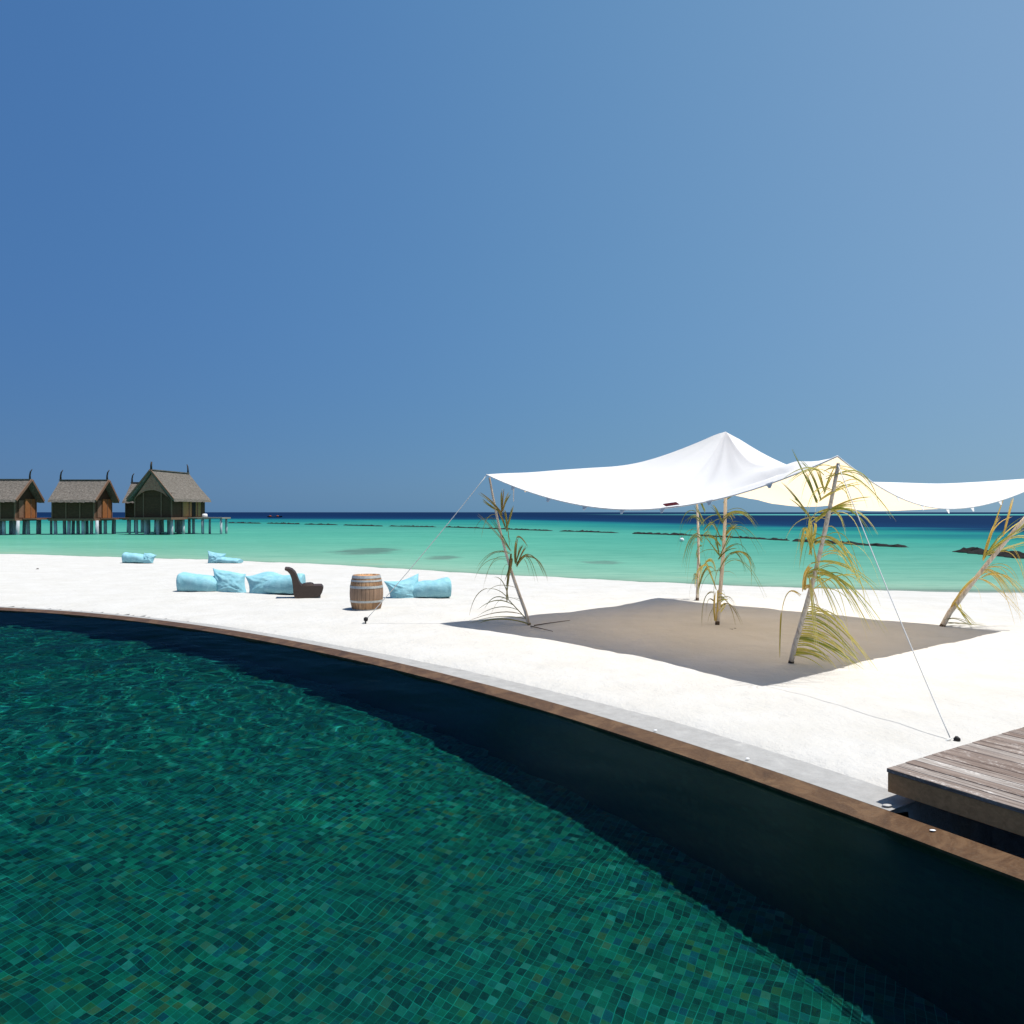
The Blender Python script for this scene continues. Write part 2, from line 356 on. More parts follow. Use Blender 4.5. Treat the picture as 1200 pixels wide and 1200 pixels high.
def mat_wicker():
    t = NT('dark_brown_wicker'); p = t.objco()
    wv = t.add('TexWave', {'Vector': t.mapping(p, (1, 1, 1)), 'Scale': 24., 'Distortion': 1.}, bands_direction='Z').outputs[0]
    n = t.noise(p, 50, 4, .7)
    c = t.mix(wv, (.020, .011, .008), t.ramp(n, [(.3, (.035, .02, .015)), (.7, (.075, .045, .035))]))
    t.pbsdf(Base_Color=c, Roughness=.6, Specular_IOR_Level=.3, Normal=t.bump(wv, .6, .01)); return t.m
def mat_barrel():
    t = NT('oak_staves'); p = t.objco()
    sp = t.add('SeparateXYZ', {0: p}); ang = t.math('ARCTAN2', sp.outputs[1], sp.outputs[0])
    a = t.math('MULTIPLY', ang, 26/(2*math.pi)); fr = t.math('FRACT', a)
    rnd = t.add('TexWhiteNoise', {'W': t.math('FLOOR', a)}, noise_dimensions='1D').outputs[0]
    c = t.ramp(rnd, [(0., (.30, .165, .085)), (.5, (.46, .27, .14)), (1., (.56, .35, .20))])
    g = t.noise(t.mapping(p, (16, 16, 2.5)), 1., 5, .7)
    c = t.mix(t.ramp(g, [(.35, .7), (.65, 0.)]), c, (.13, .075, .045))
    # the bare, greyed belly between the two quarter hoops
    z = sp.outputs[2]
    belly = t.math('MULTIPLY', t.ramp(t.math('DIVIDE', z, .9), [(.30, 0.), (.34, 1.), (.60, 1.), (.64, 0.)]), .72)
    c = t.mix(belly, c, t.mix(t.ramp(g, [(.3, 0.), (.7, 1.)]), (.20, .13, .09), (.31, .215, .155)))
    gap = t.math('MINIMUM', fr, t.math('SUBTRACT', 1., fr))
    c = t.mix(t.ramp(gap, [(.02, .85), (.06, 0.)]), c, (.04, .022, .014))
    t.pbsdf(Base_Color=c, Roughness=.7, Specular_IOR_Level=.25, Normal=t.bump(g, .35, .01)); return t.m
def mat_thatch(name, a, b, c3):
    t = NT(name); p = t.objco()
    n = t.noise(t.mapping(p, (2.2, 2.2, .9)), 1.8, 6, .75); n2 = t.noise(t.mapping(p, (1, 1, 5)), 2.2, 4, .7)
    n3 = t.noise(p, 7, 4, .8)
    c = t.mix(t.ramp(n, [(.32, 0.), (.68, 1.)]), a, b)
    c = t.mix(t.ramp(n2, [(.45, 0.), (.7, .6)]), c, c3)
    c = t.mix(t.ramp(n3, [(.5, 0.), (.66, .55)]), c, tuple(v*.45 for v in a))
    t.pbsdf(Base_Color=c, Roughness=.95, Specular_IOR_Level=.1, Normal=t.bump(t.math('ADD', n2, n3), .8, .12)); return t.m
def mat_wood(name, a, b, sc=(3, 3, 14)):
    t = NT(name); p = t.objco()
    n = t.noise(t.mapping(p, sc), 1., 4, .7); c = t.mix(t.ramp(n, [(.3, 0.), (.7, 1.)]), a, b)
    t.pbsdf(Base_Color=c, Roughness=.85, Specular_IOR_Level=.15, Normal=t.bump(n, .5, .04)); return t.m
def mat_rock():
    t = NT('dark_reef_rock'); p = t.pos(); n = t.noise(p, 2.2, 6, .75)
    c = t.ramp(n, [(.35, (.005, .005, .005)), (.6, (.014, .013, .011)), (.8, (.04, .036, .03))])
    t.pbsdf(Base_Color=c, Roughness=.9, Specular_IOR_Level=.2, Normal=t.bump(n, .9, .1)); return t.m

PATCHES = []
for (px, py, wpx, hpx, a) in [(432, 645.5, 44, 4.4, .9), (521, 653.5, 24, 2.8, .9), (706, 659, 30, 2.4, .75), (500, 618, 60, 1.0, .25), (1000, 650, 30, 1.4, .25)]:
    d = 3.0*F/(py-600); PATCHES.append(((px-600)/F*d, d, wpx/F*d, d*hpx/(py-600), a))

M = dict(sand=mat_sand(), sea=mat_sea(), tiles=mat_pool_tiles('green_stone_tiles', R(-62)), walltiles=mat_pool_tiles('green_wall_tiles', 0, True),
         water=mat_pool_water(), edge=mat_brown_edge(), concrete=mat_concrete(), deck=mat_deck(), fascia=mat_fascia(), canvas=mat_canvas(),
         pole=mat_pole(), bag=mat_beanbag(), wicker=mat_wicker(), barrel=mat_barrel(), rock=mat_rock(),
         hoop=mat_plain('galvanised_hoop', (.42, .43, .42), .5, .5, .2, 18, .35), dark=mat_plain('black_rubber', (.012, .012, .012), .6),
         rope=mat_plain('white_rope', (.62, .62, .60), .9, .1, .1, 60), hem=mat_plain('white_webbing', (.74, .73, .71), .9, .1, .05, 30),
         red=mat_plain('dark_red_label', (.16, .02, .025), .7), barkdark=mat_plain('dark_palm_bark', (.07, .05, .035), .9, .1, .4, 25),
         seed=mat_plain('dark_seed', (.03, .022, .016), .8), stone=mat_plain('pale_stone', (.42, .41, .39), .9, .2, .25, 20, 0, .4),
         white=mat_plain('white_paint', (.75, .75, .75), .6), orange=mat_plain('orange_paint', (.55, .12, .03), .6),
         leaf_y=mat_leaf('yellow_green_palm_leaf', [(0., (.17, .22, .03)), (.3, (.36, .37, .06)), (.55, (.58, .50, .12)), (.8, (.66, .60, .24)), (1., (.50, .40, .09))]),
         leaf_o=mat_leaf('olive_palm_leaf', [(0., (.085, .11, .025)), (.4, (.17, .17, .045)), (.75, (.30, .25, .08)), (1., (.20, .13, .05))]),
         leaf_g=mat_leaf('green_palm_leaf', [(0., (.06, .11, .025)), (.5, (.13, .18, .04)), (.8, (.27, .29, .07)), (1., (.42, .36, .11))]),
         leaf_t=mat_leaf('golden_palm_leaf', [(0., (.34, .30, .06)), (.4, (.55, .40, .09)), (.75, (.66, .42, .09)), (1., (.62, .52, .24))]),
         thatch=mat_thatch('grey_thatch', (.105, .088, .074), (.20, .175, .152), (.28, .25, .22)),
         thatchgable=mat_thatch('shaded_gable_thatch', (.34, .14, .10), (.50, .245, .18), (.56, .29, .215)),  # redder copy of the thatch, offsets green light bounced up from the sea
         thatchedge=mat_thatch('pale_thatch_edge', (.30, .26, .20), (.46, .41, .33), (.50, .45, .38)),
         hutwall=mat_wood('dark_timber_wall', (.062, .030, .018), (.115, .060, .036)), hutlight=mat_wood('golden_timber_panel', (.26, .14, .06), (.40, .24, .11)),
         huttrim=mat_wood('brown_timber_trim', (.16, .085, .055), (.24, .14, .095)), hutdoor=mat_wood('orange_timber_door', (.22, .085, .03), (.34, .14, .052), (6, 6, 2)),
         stilt=mat_plain('pale_grey_stilt', (.40, .42, .45), .8, .2, .25, 1.5), platform=mat_wood('grey_boardwalk', (.24, .20, .165), (.36, .31, .26), (8, 8, 8)),
         finial=mat_plain('dark_finial', (.035, .027, .022), .8), gutter=mat_plain('dark_gutter_and_shade', (.015, .014, .013), .9))  # near-black, also used to paint the shade under the deck

# ------------------------------------------------------------------ setting: beach
xs = np.concatenate([np.linspace(-320, -42, 60, endpoint=False), np.arange(-42, 26, .16), np.linspace(26, 320, 60)])
ys = np.concatenate([np.arange(-6, 0, .5), np.arange(0, 24, .13), np.arange(24, 62, .35), np.linspace(62, 160, 30)])
X, Y = np.meshgrid(xs, ys)
Z = ground(X, Y)
sd, si = rim_dist(X, Y)
gw = np.interp(np.linspace(0, 1, 360), np.linspace(0, 1, 360), np.zeros(360))
# width of bare concrete showing beyond the brown edge, by place along the edge (photo x)
rpx = 600 + F*rim[:, 0]/np.maximum(rim[:, 1], .5)
bare = np.interp(rpx, [0, 150, 330, 450, 560, 730, 900, 1040, 1250], [.0, .02, .10, .22, .33, .50, .44, .40, .36])
N1 = np.array([[nz(x*.9, y*.9, 3.1)*.030 + nz(x*2.9, y*2.9, 8.)*.012 + nz(x*.22, y*.22, 1.)*.05 for x in xs] if 0 < y < 60 else [0]*len(xs) for y in ys])
KD = int(np.argmin((rim[:, 0]-2.66)**2+(rim[:, 1]-5.78)**2))+2     # where the strip stops under the deck corner
edge = bare[si]*.62 + .27 + N1*1.6
ramp = sstep((sd-edge+.10)/.5)
near = (sd < 6)
Z = Z + N1*np.where(Z > SEA+.15, 1, .15)*np.clip((sd-.5)/1.5, .25, 1)
Z = np.where(sd < 3, lerp(np.full_like(Z, -.075), Z+.035, ramp)*1.0 + 0*Z, Z+.035*np.clip(1-(sd-3)/6, 0, 1))
# hollow under the deck front
hol = (si >= KD) & (sd < 1.55); Z = np.where(hol, -.66, Z)
mb = MB(); P = np.stack([X, Y, Z], 2); mb.v = [tuple(v) for v in P.reshape(-1, 3)]
c = len(xs); keep = (sd > .36)
k4 = keep[:-1, :-1] & keep[1:, :-1] & keep[:-1, 1:] & keep[1:, 1:]
ii, jj = np.nonzero(k4)
mb.f = [(i*c+j, i*c+j+1, (i+1)*c+j+1, (i+1)*c+j) for i, j in zip(ii.tolist(), jj.tolist())]
used = np.zeros(len(mb.v), bool); used[np.array(mb.f).ravel()] = True
remap = np.cumsum(used)-1; mb.v = [v for v, u in zip(mb.v, used) if u]; mb.f = [tuple(int(remap[i]) for i in f) for f in mb.f]
beach = mb.build('sand', M['sand'], smooth=True); tag(beach, kind='structure')

# ------------------------------------------------------------------ setting: sea
us = np.concatenate([[-2.0, -.6, -.3], np.linspace(0, 12, 60), np.geomspace(12.6, 9000, 120)])
cs = np.linspace(-1, 1, 241)
XX = np.empty((len(us), len(cs))); YY = np.empty_like(XX)
for i, u in enumerate(us):
    x = cs*(70+1.3*max(u, 0)); XX[i] = x; YY[i] = shore_s(x) + u
mb = MB(); mb.grid(np.stack([XX, YY, np.full_like(XX, SEA)], 2))
sea = mb.build('sea', M['sea'], smooth=True); tag(sea, kind='structure')
at = sea.data.attributes.new('shore', 'FLOAT', 'POINT')
at.data.foreach_set('value', np.repeat(np.clip(us/100., 0, 1), len(cs)).astype(np.float32))

# ------------------------------------------------------------------ setting: pool
def ribbon(name, mat, s0, s1, z0, z1, drop0=None, drop1=None, sel=slice(None)):
    """strip along the pool edge between two offsets, with optional vertical faces"""
    a, b = rim_off(s0)[sel], rim_off(s1)[sel]; n = len(a)
    rows = []
    if drop0 is not None: rows.append(np.column_stack([a, np.full(n, drop0)]))
    rows.append(np.column_stack([a, np.full(n, z0)])); rows.append(np.column_stack([b, np.full(n, z1)]))
    if drop1 is not None: rows.append(np.column_stack([b, np.full(n, drop1)]))
    mb = MB(); mb.grid(np.stack(rows)); return mb.build(name, mat)
wobr = np.array([.012*nz(i*.11, 3.) for i in range(len(rim))])
coping = ribbon('pool_edge', M['edge'], 0.0, .275+wobr, -.012, .010, -.16, -.75); tag(coping, kind='structure')
gut = ribbon('gutter', M['gutter'], .26, .36, -.10, -.10); tag(gut, kind='structure')
strip = ribbon('concrete_strip', M['concrete'], .315+wobr, 1.15, -.004, -.004, -.16, -.6, sel=slice(0, KD)); tag(strip, kind='structure')
dark_sheet = ribbon('underdeck_dark_sheet', M['gutter'], .20, 1.7, -.62, -.62, -.02, -.30, sel=slice(KD-1, None)); tag(dark_sheet, kind='structure')  # near-black sheet put in so the gap under the deck reads as deep shade
# floor and wall
mb = MB(); mb.add([(-27, -4, FLOOR), (7, -4, FLOOR), (7, 21, FLOOR), (-27, 21, FLOOR)], [(0, 1, 2, 3)])
pf = mb.build('pool_floor', M['tiles']); tag(pf, kind='structure')
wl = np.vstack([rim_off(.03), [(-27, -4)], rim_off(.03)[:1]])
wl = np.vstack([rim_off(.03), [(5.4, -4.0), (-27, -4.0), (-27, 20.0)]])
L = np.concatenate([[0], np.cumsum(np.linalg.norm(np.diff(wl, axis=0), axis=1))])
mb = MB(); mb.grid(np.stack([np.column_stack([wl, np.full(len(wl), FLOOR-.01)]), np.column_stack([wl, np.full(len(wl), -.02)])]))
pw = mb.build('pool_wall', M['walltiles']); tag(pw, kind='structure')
uvl = pw.data.uv_layers.new(name='UVMap')
for lp in pw.data.loops:
    v = pw.data.vertices[lp.vertex_index]; i = lp.vertex_index % len(wl); uvl.data[lp.index].uv = (L[i]*15.5, v.co.z*15.5)
# water
wx = np.concatenate([np.arange(-27, -15, .15), np.arange(-15, 4.6, .042), np.arange(4.6, 6.01, .1)]); wy = np.concatenate([np.arange(-4, 1, .2), np.arange(1, 20.7, .04)])
X, Y = np.meshgrid(wx, wy)
def waves(X, Y):
    r = np.random.default_rng(11); Z = np.zeros_like(X)
    chop = np.clip((Y-6.5)/7 + np.clip((-X-2)/8, 0, 1), .0, 1.35)       # a calmer corner close by on the right
    for k in range(60):
        lam = r.uniform(.24, 2.2) ; th = r.normal(1.15, .75); ph = r.uniform(0, 6.28)
        kx, ky = 2*math.pi/lam*math.cos(th), 2*math.pi/lam*math.sin(th)
        amp = .0018*lam**1.1
        if lam < .9: amp *= 1.0
        mod = .55+.45*np.sin(.33*X+.21*Y+ph*2)*np.sin(.17*X-.4*Y+ph)
        if k > 30: kx *= 3.2; ky *= 3.2; amp *= .30
        Z += amp*mod*np.sin(kx*X+ky*Y+ph)*(.34+(.08 if lam > .8 else 0)+1.15*chop)
    return Z
sd, _ = rim_dist(X, Y)
Z = WAT + waves(X, Y)
c = len(wx); keep = sd < .14
k4 = keep[:-1, :-1] & keep[1:, :-1] & keep[:-1, 1:] & keep[1:, 1:]
ii, jj = np.nonzero(k4); mb = MB()
idx = -np.ones(Z.size, int); fl = np.array([(i*c+j, i*c+j+1, (i+1)*c+j+1, (i+1)*c+j) for i, j in zip(ii, jj)])
u_ = np.unique(fl); idx[u_] = np.arange(len(u_))
V = np.stack([X.ravel(), Y.ravel(), Z.ravel()], 1)[u_]
mb.v = [tuple(v) for v in V]; mb.f = [tuple(f) for f in idx[fl].tolist()]
water = mb.build('pool_water', M['water'], smooth=True); tag(water, kind='structure')
water.cycles.is_caustics_caster = True
pf.cycles.is_caustics_receiver = True; pw.cycles.is_caustics_receiver = True
# ------------------------------------------------------------------ deck
def make_deck():
    c0 = Vector((3.0, 6.02, 0)); ea = Vector((.851, .526, 0)).normalized(); eb = Vector((.526, -.851, 0)).normalized()
    z1, th = .27, .19
    o = thing('wooden_deck', 'low weathered wooden deck of grey brown boards overhanging the pool edge', 'deck', (c0.x, c0.y, .02))
    Lb, La = 6.5, 4.6
    ang = math.atan2(eb.y, eb.x); Mr = Matrix.Rotation(ang, 3, 'Z')
    mb = MB(); k = 0; y = -.020
    rr = random.Random(4)
    while y < La:
        wdt = .118; x = -.022
        while x < Lb:
            ln = min(rr.uniform(1.6, 3.6), Lb-x)
            ctr = eb*(x+ln/2) + ea*(y+wdt/2)
            mb.box((ctr.x, ctr.y, z1-.016+rr.uniform(-.002, .002)), (ln-.004, wdt, .032), Mr); x += ln
        y += wdt+.009
    # local frame: boards run along x so the grain follows them
    b = bpy.data.objects.new('boards', bpy.data.meshes.new('boards')); 
    inv = Mr.inverted()
    b.data.from_pydata([tuple(inv @ (Vector(v))) for v in mb.v], [], mb.f); b.data.materials.append(M['deck'])
    COL.objects.link(b); b.parent = o; b.location = (0, 0, -.02); b.rotation_euler = (0, 0, ang); bevel(b, .004, 2)
    def fas(name, p, d, ln, off):
        m = MB(); a = c0+p; m.bar(a+Vector((0, 0, z1-th/2-.017)), a+d*ln+Vector((0, 0, z1-th/2-.017)), .03, th-.034)
        f = m.build(name, M['fascia'], o); bevel(f, .006); return f
    fas('fascia_board', ea*0.0+eb*-.015, eb, Lb, 0); fas('fascia_board', ea*.0165-eb*.0165, ea, La, 0)
    m = MB()
    for i in range(8):
        p = c0 + eb*(.4+i*.8) + ea*.62
        m.bar(p+Vector((0, 0, z1-.12)), p+ea*(La-.7)+Vector((0, 0, z1-.12)), .06, .15)
    q = c0 + eb*(Lb/2) + ea*(La/2); m.box((q.x, q.y, z1-.047), (Lb-.06, La-.06, .02), Mr)  # full sheet added to keep the sun from shining through the board gaps
    m.build('joists_and_sun_block', M['gutter'], o)
    for i in range(4):
        for j in range(2):
            p = c0 + eb*(.5+i*1.7) + ea*(1.0+j*2.4); m = MB(); m.box((p.x, p.y, .04), (.2, .2, .20)); m.build('footing', M['concrete'], o)
make_deck()
# stones under the deck corner and on the edge
def rockmesh(c, r, seed, sq=(1, 1, .6), n=2):
    import bmesh
    bm = bmesh.new(); bmesh.ops.create_icosphere(bm, subdivisions=n, radius=1)
    vs = []
    for v in bm.verts:
        p = v.co.normalized(); k = 1+.35*nz(p.x*1.3+seed, p.y*1.3, p.z*1.3)+.15*nz(p.x*3+seed, p.y*3, p.z*3)
        vs.append((c[0]+p.x*k*r*sq[0], c[1]+p.y*k*r*sq[1], c[2]+p.z*k*r*sq[2]))
    fs = [tuple(v.index for v in f.verts) for f in bm.faces]; bm.free(); return vs, fs
def place_stone(i, x, y, z, r, label, mat='stone', grp=None):
    vs, fs = rockmesh((0, 0, 0), r, i*3.7, (1.4, .8, .28)); m = MB(); m.add([Vector(v)+Vector((x, y, z)) for v in vs], fs)
    tag(m.build('stone', M[mat], loc=(x, y, z), smooth=True), label, 'stone', grp)
place_stone(1, 2.93, 5.93, .01, .028, 'pale stone tucked under the deck corner beside the brown pool edge')
for k, (px, py, lb) in enumerate([(768, 855, 'small white shell chip on the brown pool edge, leftmost of three'), (876, 888, 'small white shell chip on the brown pool edge, middle one of three'), (1093, 972, 'small white shell chip on the pool edge in front of the deck')]):
    d = (CAMH-.02)*F/(py-600); place_stone(5+k, (px-600)/F*d, d, .014, .016, lb, 'white')

# ------------------------------------------------------------------ tent canopy
PK = Vector((4.33, 15.4, 3.95))
CN = [Vector((-.52, 15.4, 3.06)), Vector((4.2, 9.8, 3.02)), Vector((10.4, 14.6, 2.97)), Vector((4.95, 20.7, 2.95))]
SAG = [.70, .64, .40, .55]; PULL = [.22, .28, .3, .25]
def edge_pt(k, t):
    a, b = CN[k], CN[(k+1) % 4]; p = a.lerp(b, t); f = 4*t*(1-t)
    nrm = (PK-p); nrm.z = 0; nrm.normalize()
    return p + nrm*PULL[k]*f - Vector((0, 0, SAG[k]*f))
GR = np.array([0, .05, .2, .39, .55, .65, .74, .82, .88, .93, .97, 1.0]); GV = np.array([0, .03, .055, .125, .21, .30, .43, .585, .72, .84, .945, 1.0])
def prof(s): return float(np.interp(s, GR, GV))
def prof_s(s): return (prof(max(s-.04, 0)) + 2*prof(s) + prof(min(s+.04, 1)))/4 if 0 < s < 1 else prof(s)
o = thing('stretch_tent_canopy', 'white stretch tent canopy with a peaked centre shading the sand', 'canopy', (4.4, 15.2, 2.3))
NT_, NR = 30, 44
P = []
for i in range(NR+1):
    s = i/NR; row = []
    for k in range(4):
        for j in range(NT_):
            t = j/NT_; e = edge_pt(k, t); f = 4*t*(1-t)
            ex = [(1., 1.25), (1.25, 1.75), (1.75, 1.3), (1.3, 1.)][k]; z_ridge = prof_s(s)**lerp(ex[0], ex[1], t); z_mid = .72*s**2.9 + .28*s if k == 0 else .86*s**3.5 + .14*s
            g = lerp(z_ridge, z_mid, min(1, f*1.25)**.8)
            p = e.lerp(PK, s); z = e.z + (PK.z - e.z)*g
            z -= .16*f*math.sin(math.pi*s)*(.25 if k in (0, 1) else 1)
            # tension creases running from the corners and the peak
            cr = nz(k*7+t*16, s*2.2, 4.)*.045*math.sin(math.pi*min(1, s*1.02))*(.35+.65*f)
            cr += nz(p.x*.7, p.y*.7, 2.)*.05*math.sin(math.pi*s)
            if k in (0, 1):
                dF = (p-CN[1]).length; tt = math.atan2(p.y-CN[1].y, p.x-CN[1].x)
                cr += .07*math.sin(tt*19+1.)*math.exp(-((dF-1.5)/1.3)**2)*math.exp(-((tt-1.65)/.5)**2)
            z -= .16*math.sin(math.pi*s)**1.2*(t if k == 1 else (1-t) if k == 2 else 0)
            if s > .97: z -= .02*((s-.97)/.03)**2
            row.append((p.x, p.y, z+cr))
    row.append(row[0]); P.append(row)
mb = MB(); mb.grid(np.array(P))
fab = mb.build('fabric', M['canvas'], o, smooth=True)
if sum(q.normal.z for q in fab.data.polygons) < 0: fab.data.flip_normals()      # the side kept white faces the sky
hem = MB(); tp = [Vector(p) for p in P[0][:-1]]
for k in range(4):
    hem = MB(); hem.tube([Vector(P[0][(k*NT_+j) % (4*NT_)]) for j in range(NT_+1)], .011, 6)
    hem.build('hem', M['hem'], o, smooth=True)
# scalloped loops along the hem
def loop_mesh(p, d, dn):
    m = MB(); a = p - d*.065; b = p + d*.065; t = p + dn*.08
    n = d.cross(dn).normalized()*.002
    m.add([a+n, b+n, t+d*.018+n, t-d*.018+n, a-n, b-n, t+d*.018-n, t-d*.018-n], [(0,1,2,3),(7,6,5,4),(0,4,5,1),(1,5,6,2),(2,6,7,3),(3,7,4,0)]); return m
for k in range(4):
    ts = [.10, .225, .35, .475, .60, .73, .87] if k in (0, 3) else [.12, .25, .37, .5, .62, .75, .88]
    for t in ts:
        p = edge_pt(k, t); d = (edge_pt(k, t+.02)-edge_pt(k, t-.02)).normalized()
        dn = (Vector((0, 0, -1)) - .35*Vector((PK.x-p.x, PK.y-p.y, 0)).normalized()); dn = (dn - d*dn.dot(d)).normalized()
        loop_mesh(p, d, dn).build('hem_loop', M['hem'], o)
p = edge_pt(0, .055)
m = MB(); m.bar(edge_pt(0, .10), edge_pt(0, .10)+Vector((0, 0, -.30)), .022, .006, Vector((0, 1, 0))); m.build('strap', M['hem'], o)
# red label sewn on near the hem
a, b = edge_pt(0, .615), edge_pt(0, .655); up = Vector((-.1, .25, .11))*.42
nn = Vector((-.66, -.62, .25))*.03
m = MB(); m.add([a+nn+up*.3, b+nn+up*.3, b+nn+up*1.1, a+nn+up*1.1, a+nn*.3+up*.3, b+nn*.3+up*.3, b+nn*.3+up*1.1, a+nn*.3+up*1.1], [(0,1,2,3),(7,6,5,4),(0,4,5,1),(1,5,6,2),(2,6,7,3),(3,7,4,0)])
m.build('sewn_label', M['red'], o)

# ------------------------------------------------------------------ palm-dressed poles
def blade(mb, a, ctrl, b, w, n=9, roll=0., seedr=random):
    """one leaf strip on a quadratic curve, folded along its midrib"""
    a, ctrl, b = Vector(a), Vector(ctrl), Vector(b); pts = []
    for i in range(n+1):
        t = i/n; pts.append(a*(1-t)**2 + ctrl*2*t*(1-t) + b*t*t)
    vs = []; side0 = None
    for i, p in enumerate(pts):
        d = (pts[min(i+1, n)]-pts[max(i-1, 0)]).normalized()
        if side0 is None:
            s_ = d.cross(Vector((math.sin(roll), -math.cos(roll), .3))); 
            if s_.length < .05: s_ = d.orthogonal()
            side0 = s_.normalized()
        side0 = (side0 - d*side0.dot(d)).normalized(); up = d.cross(side0)
        t = i/n; ww = w*min(1, .45+2.2*t)*(1-t**2.2)**.8 + .0012
        vs += [p+side0*ww/2+up*ww*.18, p, p-side0*ww/2+up*ww*.18]
    fs = []
    for i in range(n):
        q = i*3; fs += [(q, q+1, q+4, q+3), (q+1, q+2, q+5, q+4)]
    mb.add(vs, fs)
class Pole:
    def __init__(s, base, top, label, r=.05, mat='leaf_g', bend=.06, seed=1, grp='palm dressed tent poles'):
        s.base, s.top = Vector(base), Vector(top); s.rr = random.Random(seed); s.mat = mat
        s.o = thing('tent_pole', label, 'tent pole', s.base, grp)
        side = (s.top-s.base).cross(Vector((0, 1, 0))).normalized(); n = 10; pts = []; rad = []
        for i in range(n+1):
            t = i/n; pts.append(s.base.lerp(s.top, t) + side*bend*math.sin(math.pi*t) - (Vector((0, 0, .12)) if i == 0 else Vector((0, 0, 0)))); rad.append(r*(1-.42*t)*(1+.07*s.rr.uniform(-1, 1)))
        s.pts = pts; m = MB(); m.tube(pts, rad, 10); m.build('shaft', M['pole'], s.o, smooth=True)
        m = MB(); m.tube([pts[0], pts[0].lerp(pts[1], .42)], [r*1.12, r*1.03], 9); m.build('cut_base', M['barkdark'], s.o, smooth=True)
    def at(s, py):      # point of the shaft seen at this photo height
        best = None
        for i in range(200):
            t = i/199; k = min(int(t*10), 9); p = s.pts[k].lerp(s.pts[k+1], t*10-k); y = 600+(CAMH-p.z)*F/p.y
            if best is None or abs(y-py) < best[0]: best = (abs(y-py), p)
        return best[1]
    def P(s, px, py, ref, dd=0.):
        d = ref.y+dd; return W(px, py, d)
    def frond(s, blades, mat=None, w=.024, rachis=None, seeds=0, name='palm_frond'):
        """blades: (x0,y0, cx,cy, x1,y1, n, spread) in photo pixels at the pole's own distance"""
        m = MB(); rr = s.rr; mat = mat or s.mat
        for (x0, y0, cx, cy, x1, y1, n, sp) in blades:
            ref = s.at(y0)
            for i in range(n+1 if n > 1 else n):
                j = rr.uniform(-1, 1)*sp; j2 = rr.uniform(-1, 1)*sp; e = rr.uniform(-.45, .45)
                b_ = s.P(x1+j, y1+j2, ref, e); b_.z = max(b_.z, float(ground(b_.x, b_.y))+.03)
                w_ = w*.78
                blade(m, s.P(x0+rr.uniform(-1, 1)*.8, y0+rr.uniform(-1, 1)*1.5, ref, rr.uniform(-.03, .03)), s.P(cx+j*.6, cy+j2*.5-2, ref, e*.6), b_, w_*rr.uniform(.45, 1.15), roll=rr.uniform(-.7, .7))
        if rachis:
            pts = [s.P(x, y, s.at(y), 0.0) for x, y in rachis]; m.tube(pts, [.013*(1-.7*i/(len(pts)-1)) for i in range(len(pts))], 6)
        return m.build(name, M[mat], s.o)
    def comb(s, A, B, ctrl, end, n, w=.02, mat=None, sp=3., curve=0., name='palm_frond', stem=True):
        """a feather frond: leaflets start along A->B, swing through ctrl offsets and end along end[0]->end[1]"""
        m = MB(); rr = s.rr; mat = mat or s.mat; pts = []
        for i in range(n):
            t = i/max(n-1, 1); y0 = lerp(A[1], B[1], t); ref = s.at(y0)
            x0 = lerp(A[0], B[0], t)+curve*math.sin(math.pi*t); pts.append(s.P(x0, y0, ref, 0))
            ex, ey = lerp(end[0][0], end[1][0], t)+rr.uniform(-sp, sp), lerp(end[0][1], end[1][1], t)+rr.uniform(-sp, sp); e = rr.uniform(-.5, .5)
            cx, cy = lerp(ctrl[0][0], ctrl[1][0], t), lerp(ctrl[0][1], ctrl[1][1], t)
            b_ = s.P(ex, ey, ref, e); b_.z = max(b_.z, float(ground(b_.x, b_.y))+.03)
            blade(m, pts[-1], s.P(cx+rr.uniform(-2, 2), cy+rr.uniform(-2, 2), ref, e*.6), b_, w*rr.uniform(.7, 1.2), roll=rr.uniform(-.6, .6))
        if stem and n > 2: m.tube(pts, .011, 6)
        return m.build(name, M[mat], s.o)
GP = 'palm dressed tent poles'
fb = G(925, 777)
fp = Pole(fb, (4.24, 9.86, 2.93), 'pole with yellow green palm fronds at the tent corner nearest the pool', .040, 'leaf_y', -.05, 3)
fp.frond([(958, 588, 944, 560, 928, 525, 2, 2), (951, 609, 935, 585, 916, 564, 3, 3), (950, 608, 938, 592, 927, 584, 2, 2), (962, 585, 952, 550, 938, 541, 2, 3), (957, 590, 948, 560, 941, 553, 2, 3)], 'leaf_g', .026)
fp.frond([(960, 587, 985, 570, 1010, 566, 2, 2), (957, 609, 975, 592, 1003, 592, 3, 3), (955, 611, 985, 586, 1020, 584, 2, 3), (957, 609, 1000, 580, 1025, 632, 3, 6), (960, 600, 985, 590, 990, 625, 3, 5)], 'leaf_y', .032)
fp.frond([(966, 578, 972, 560, 980, 546, 4, 3), (966, 575, 962, 560, 958, 548, 4, 3), (968, 560, 1000, 540, 1046, 610, 2, 6), (966, 556, 950, 540, 918, 566, 2, 5), (966, 553, 985, 540, 1010, 560, 2, 5)], 'leaf_y', .022)
fp.frond([(950, 640, 942, 596, 936, 648, 4, 3), (950, 645, 944, 600, 934, 668, 3, 5), (948, 650, 958, 610, 950, 612, 3, 4), (951, 650, 946, 610, 950, 608, 2, 3)], 'leaf_y', .045)
fp.frond([(953, 634, 985, 615, 1012, 688, 4, 6), (955, 638, 975, 626, 1003, 670, 3, 6), (953, 640, 958, 660, 962, 698, 3, 3), (950, 660, 985, 650, 1030, 690, 2, 5)], 'leaf_y', .03)
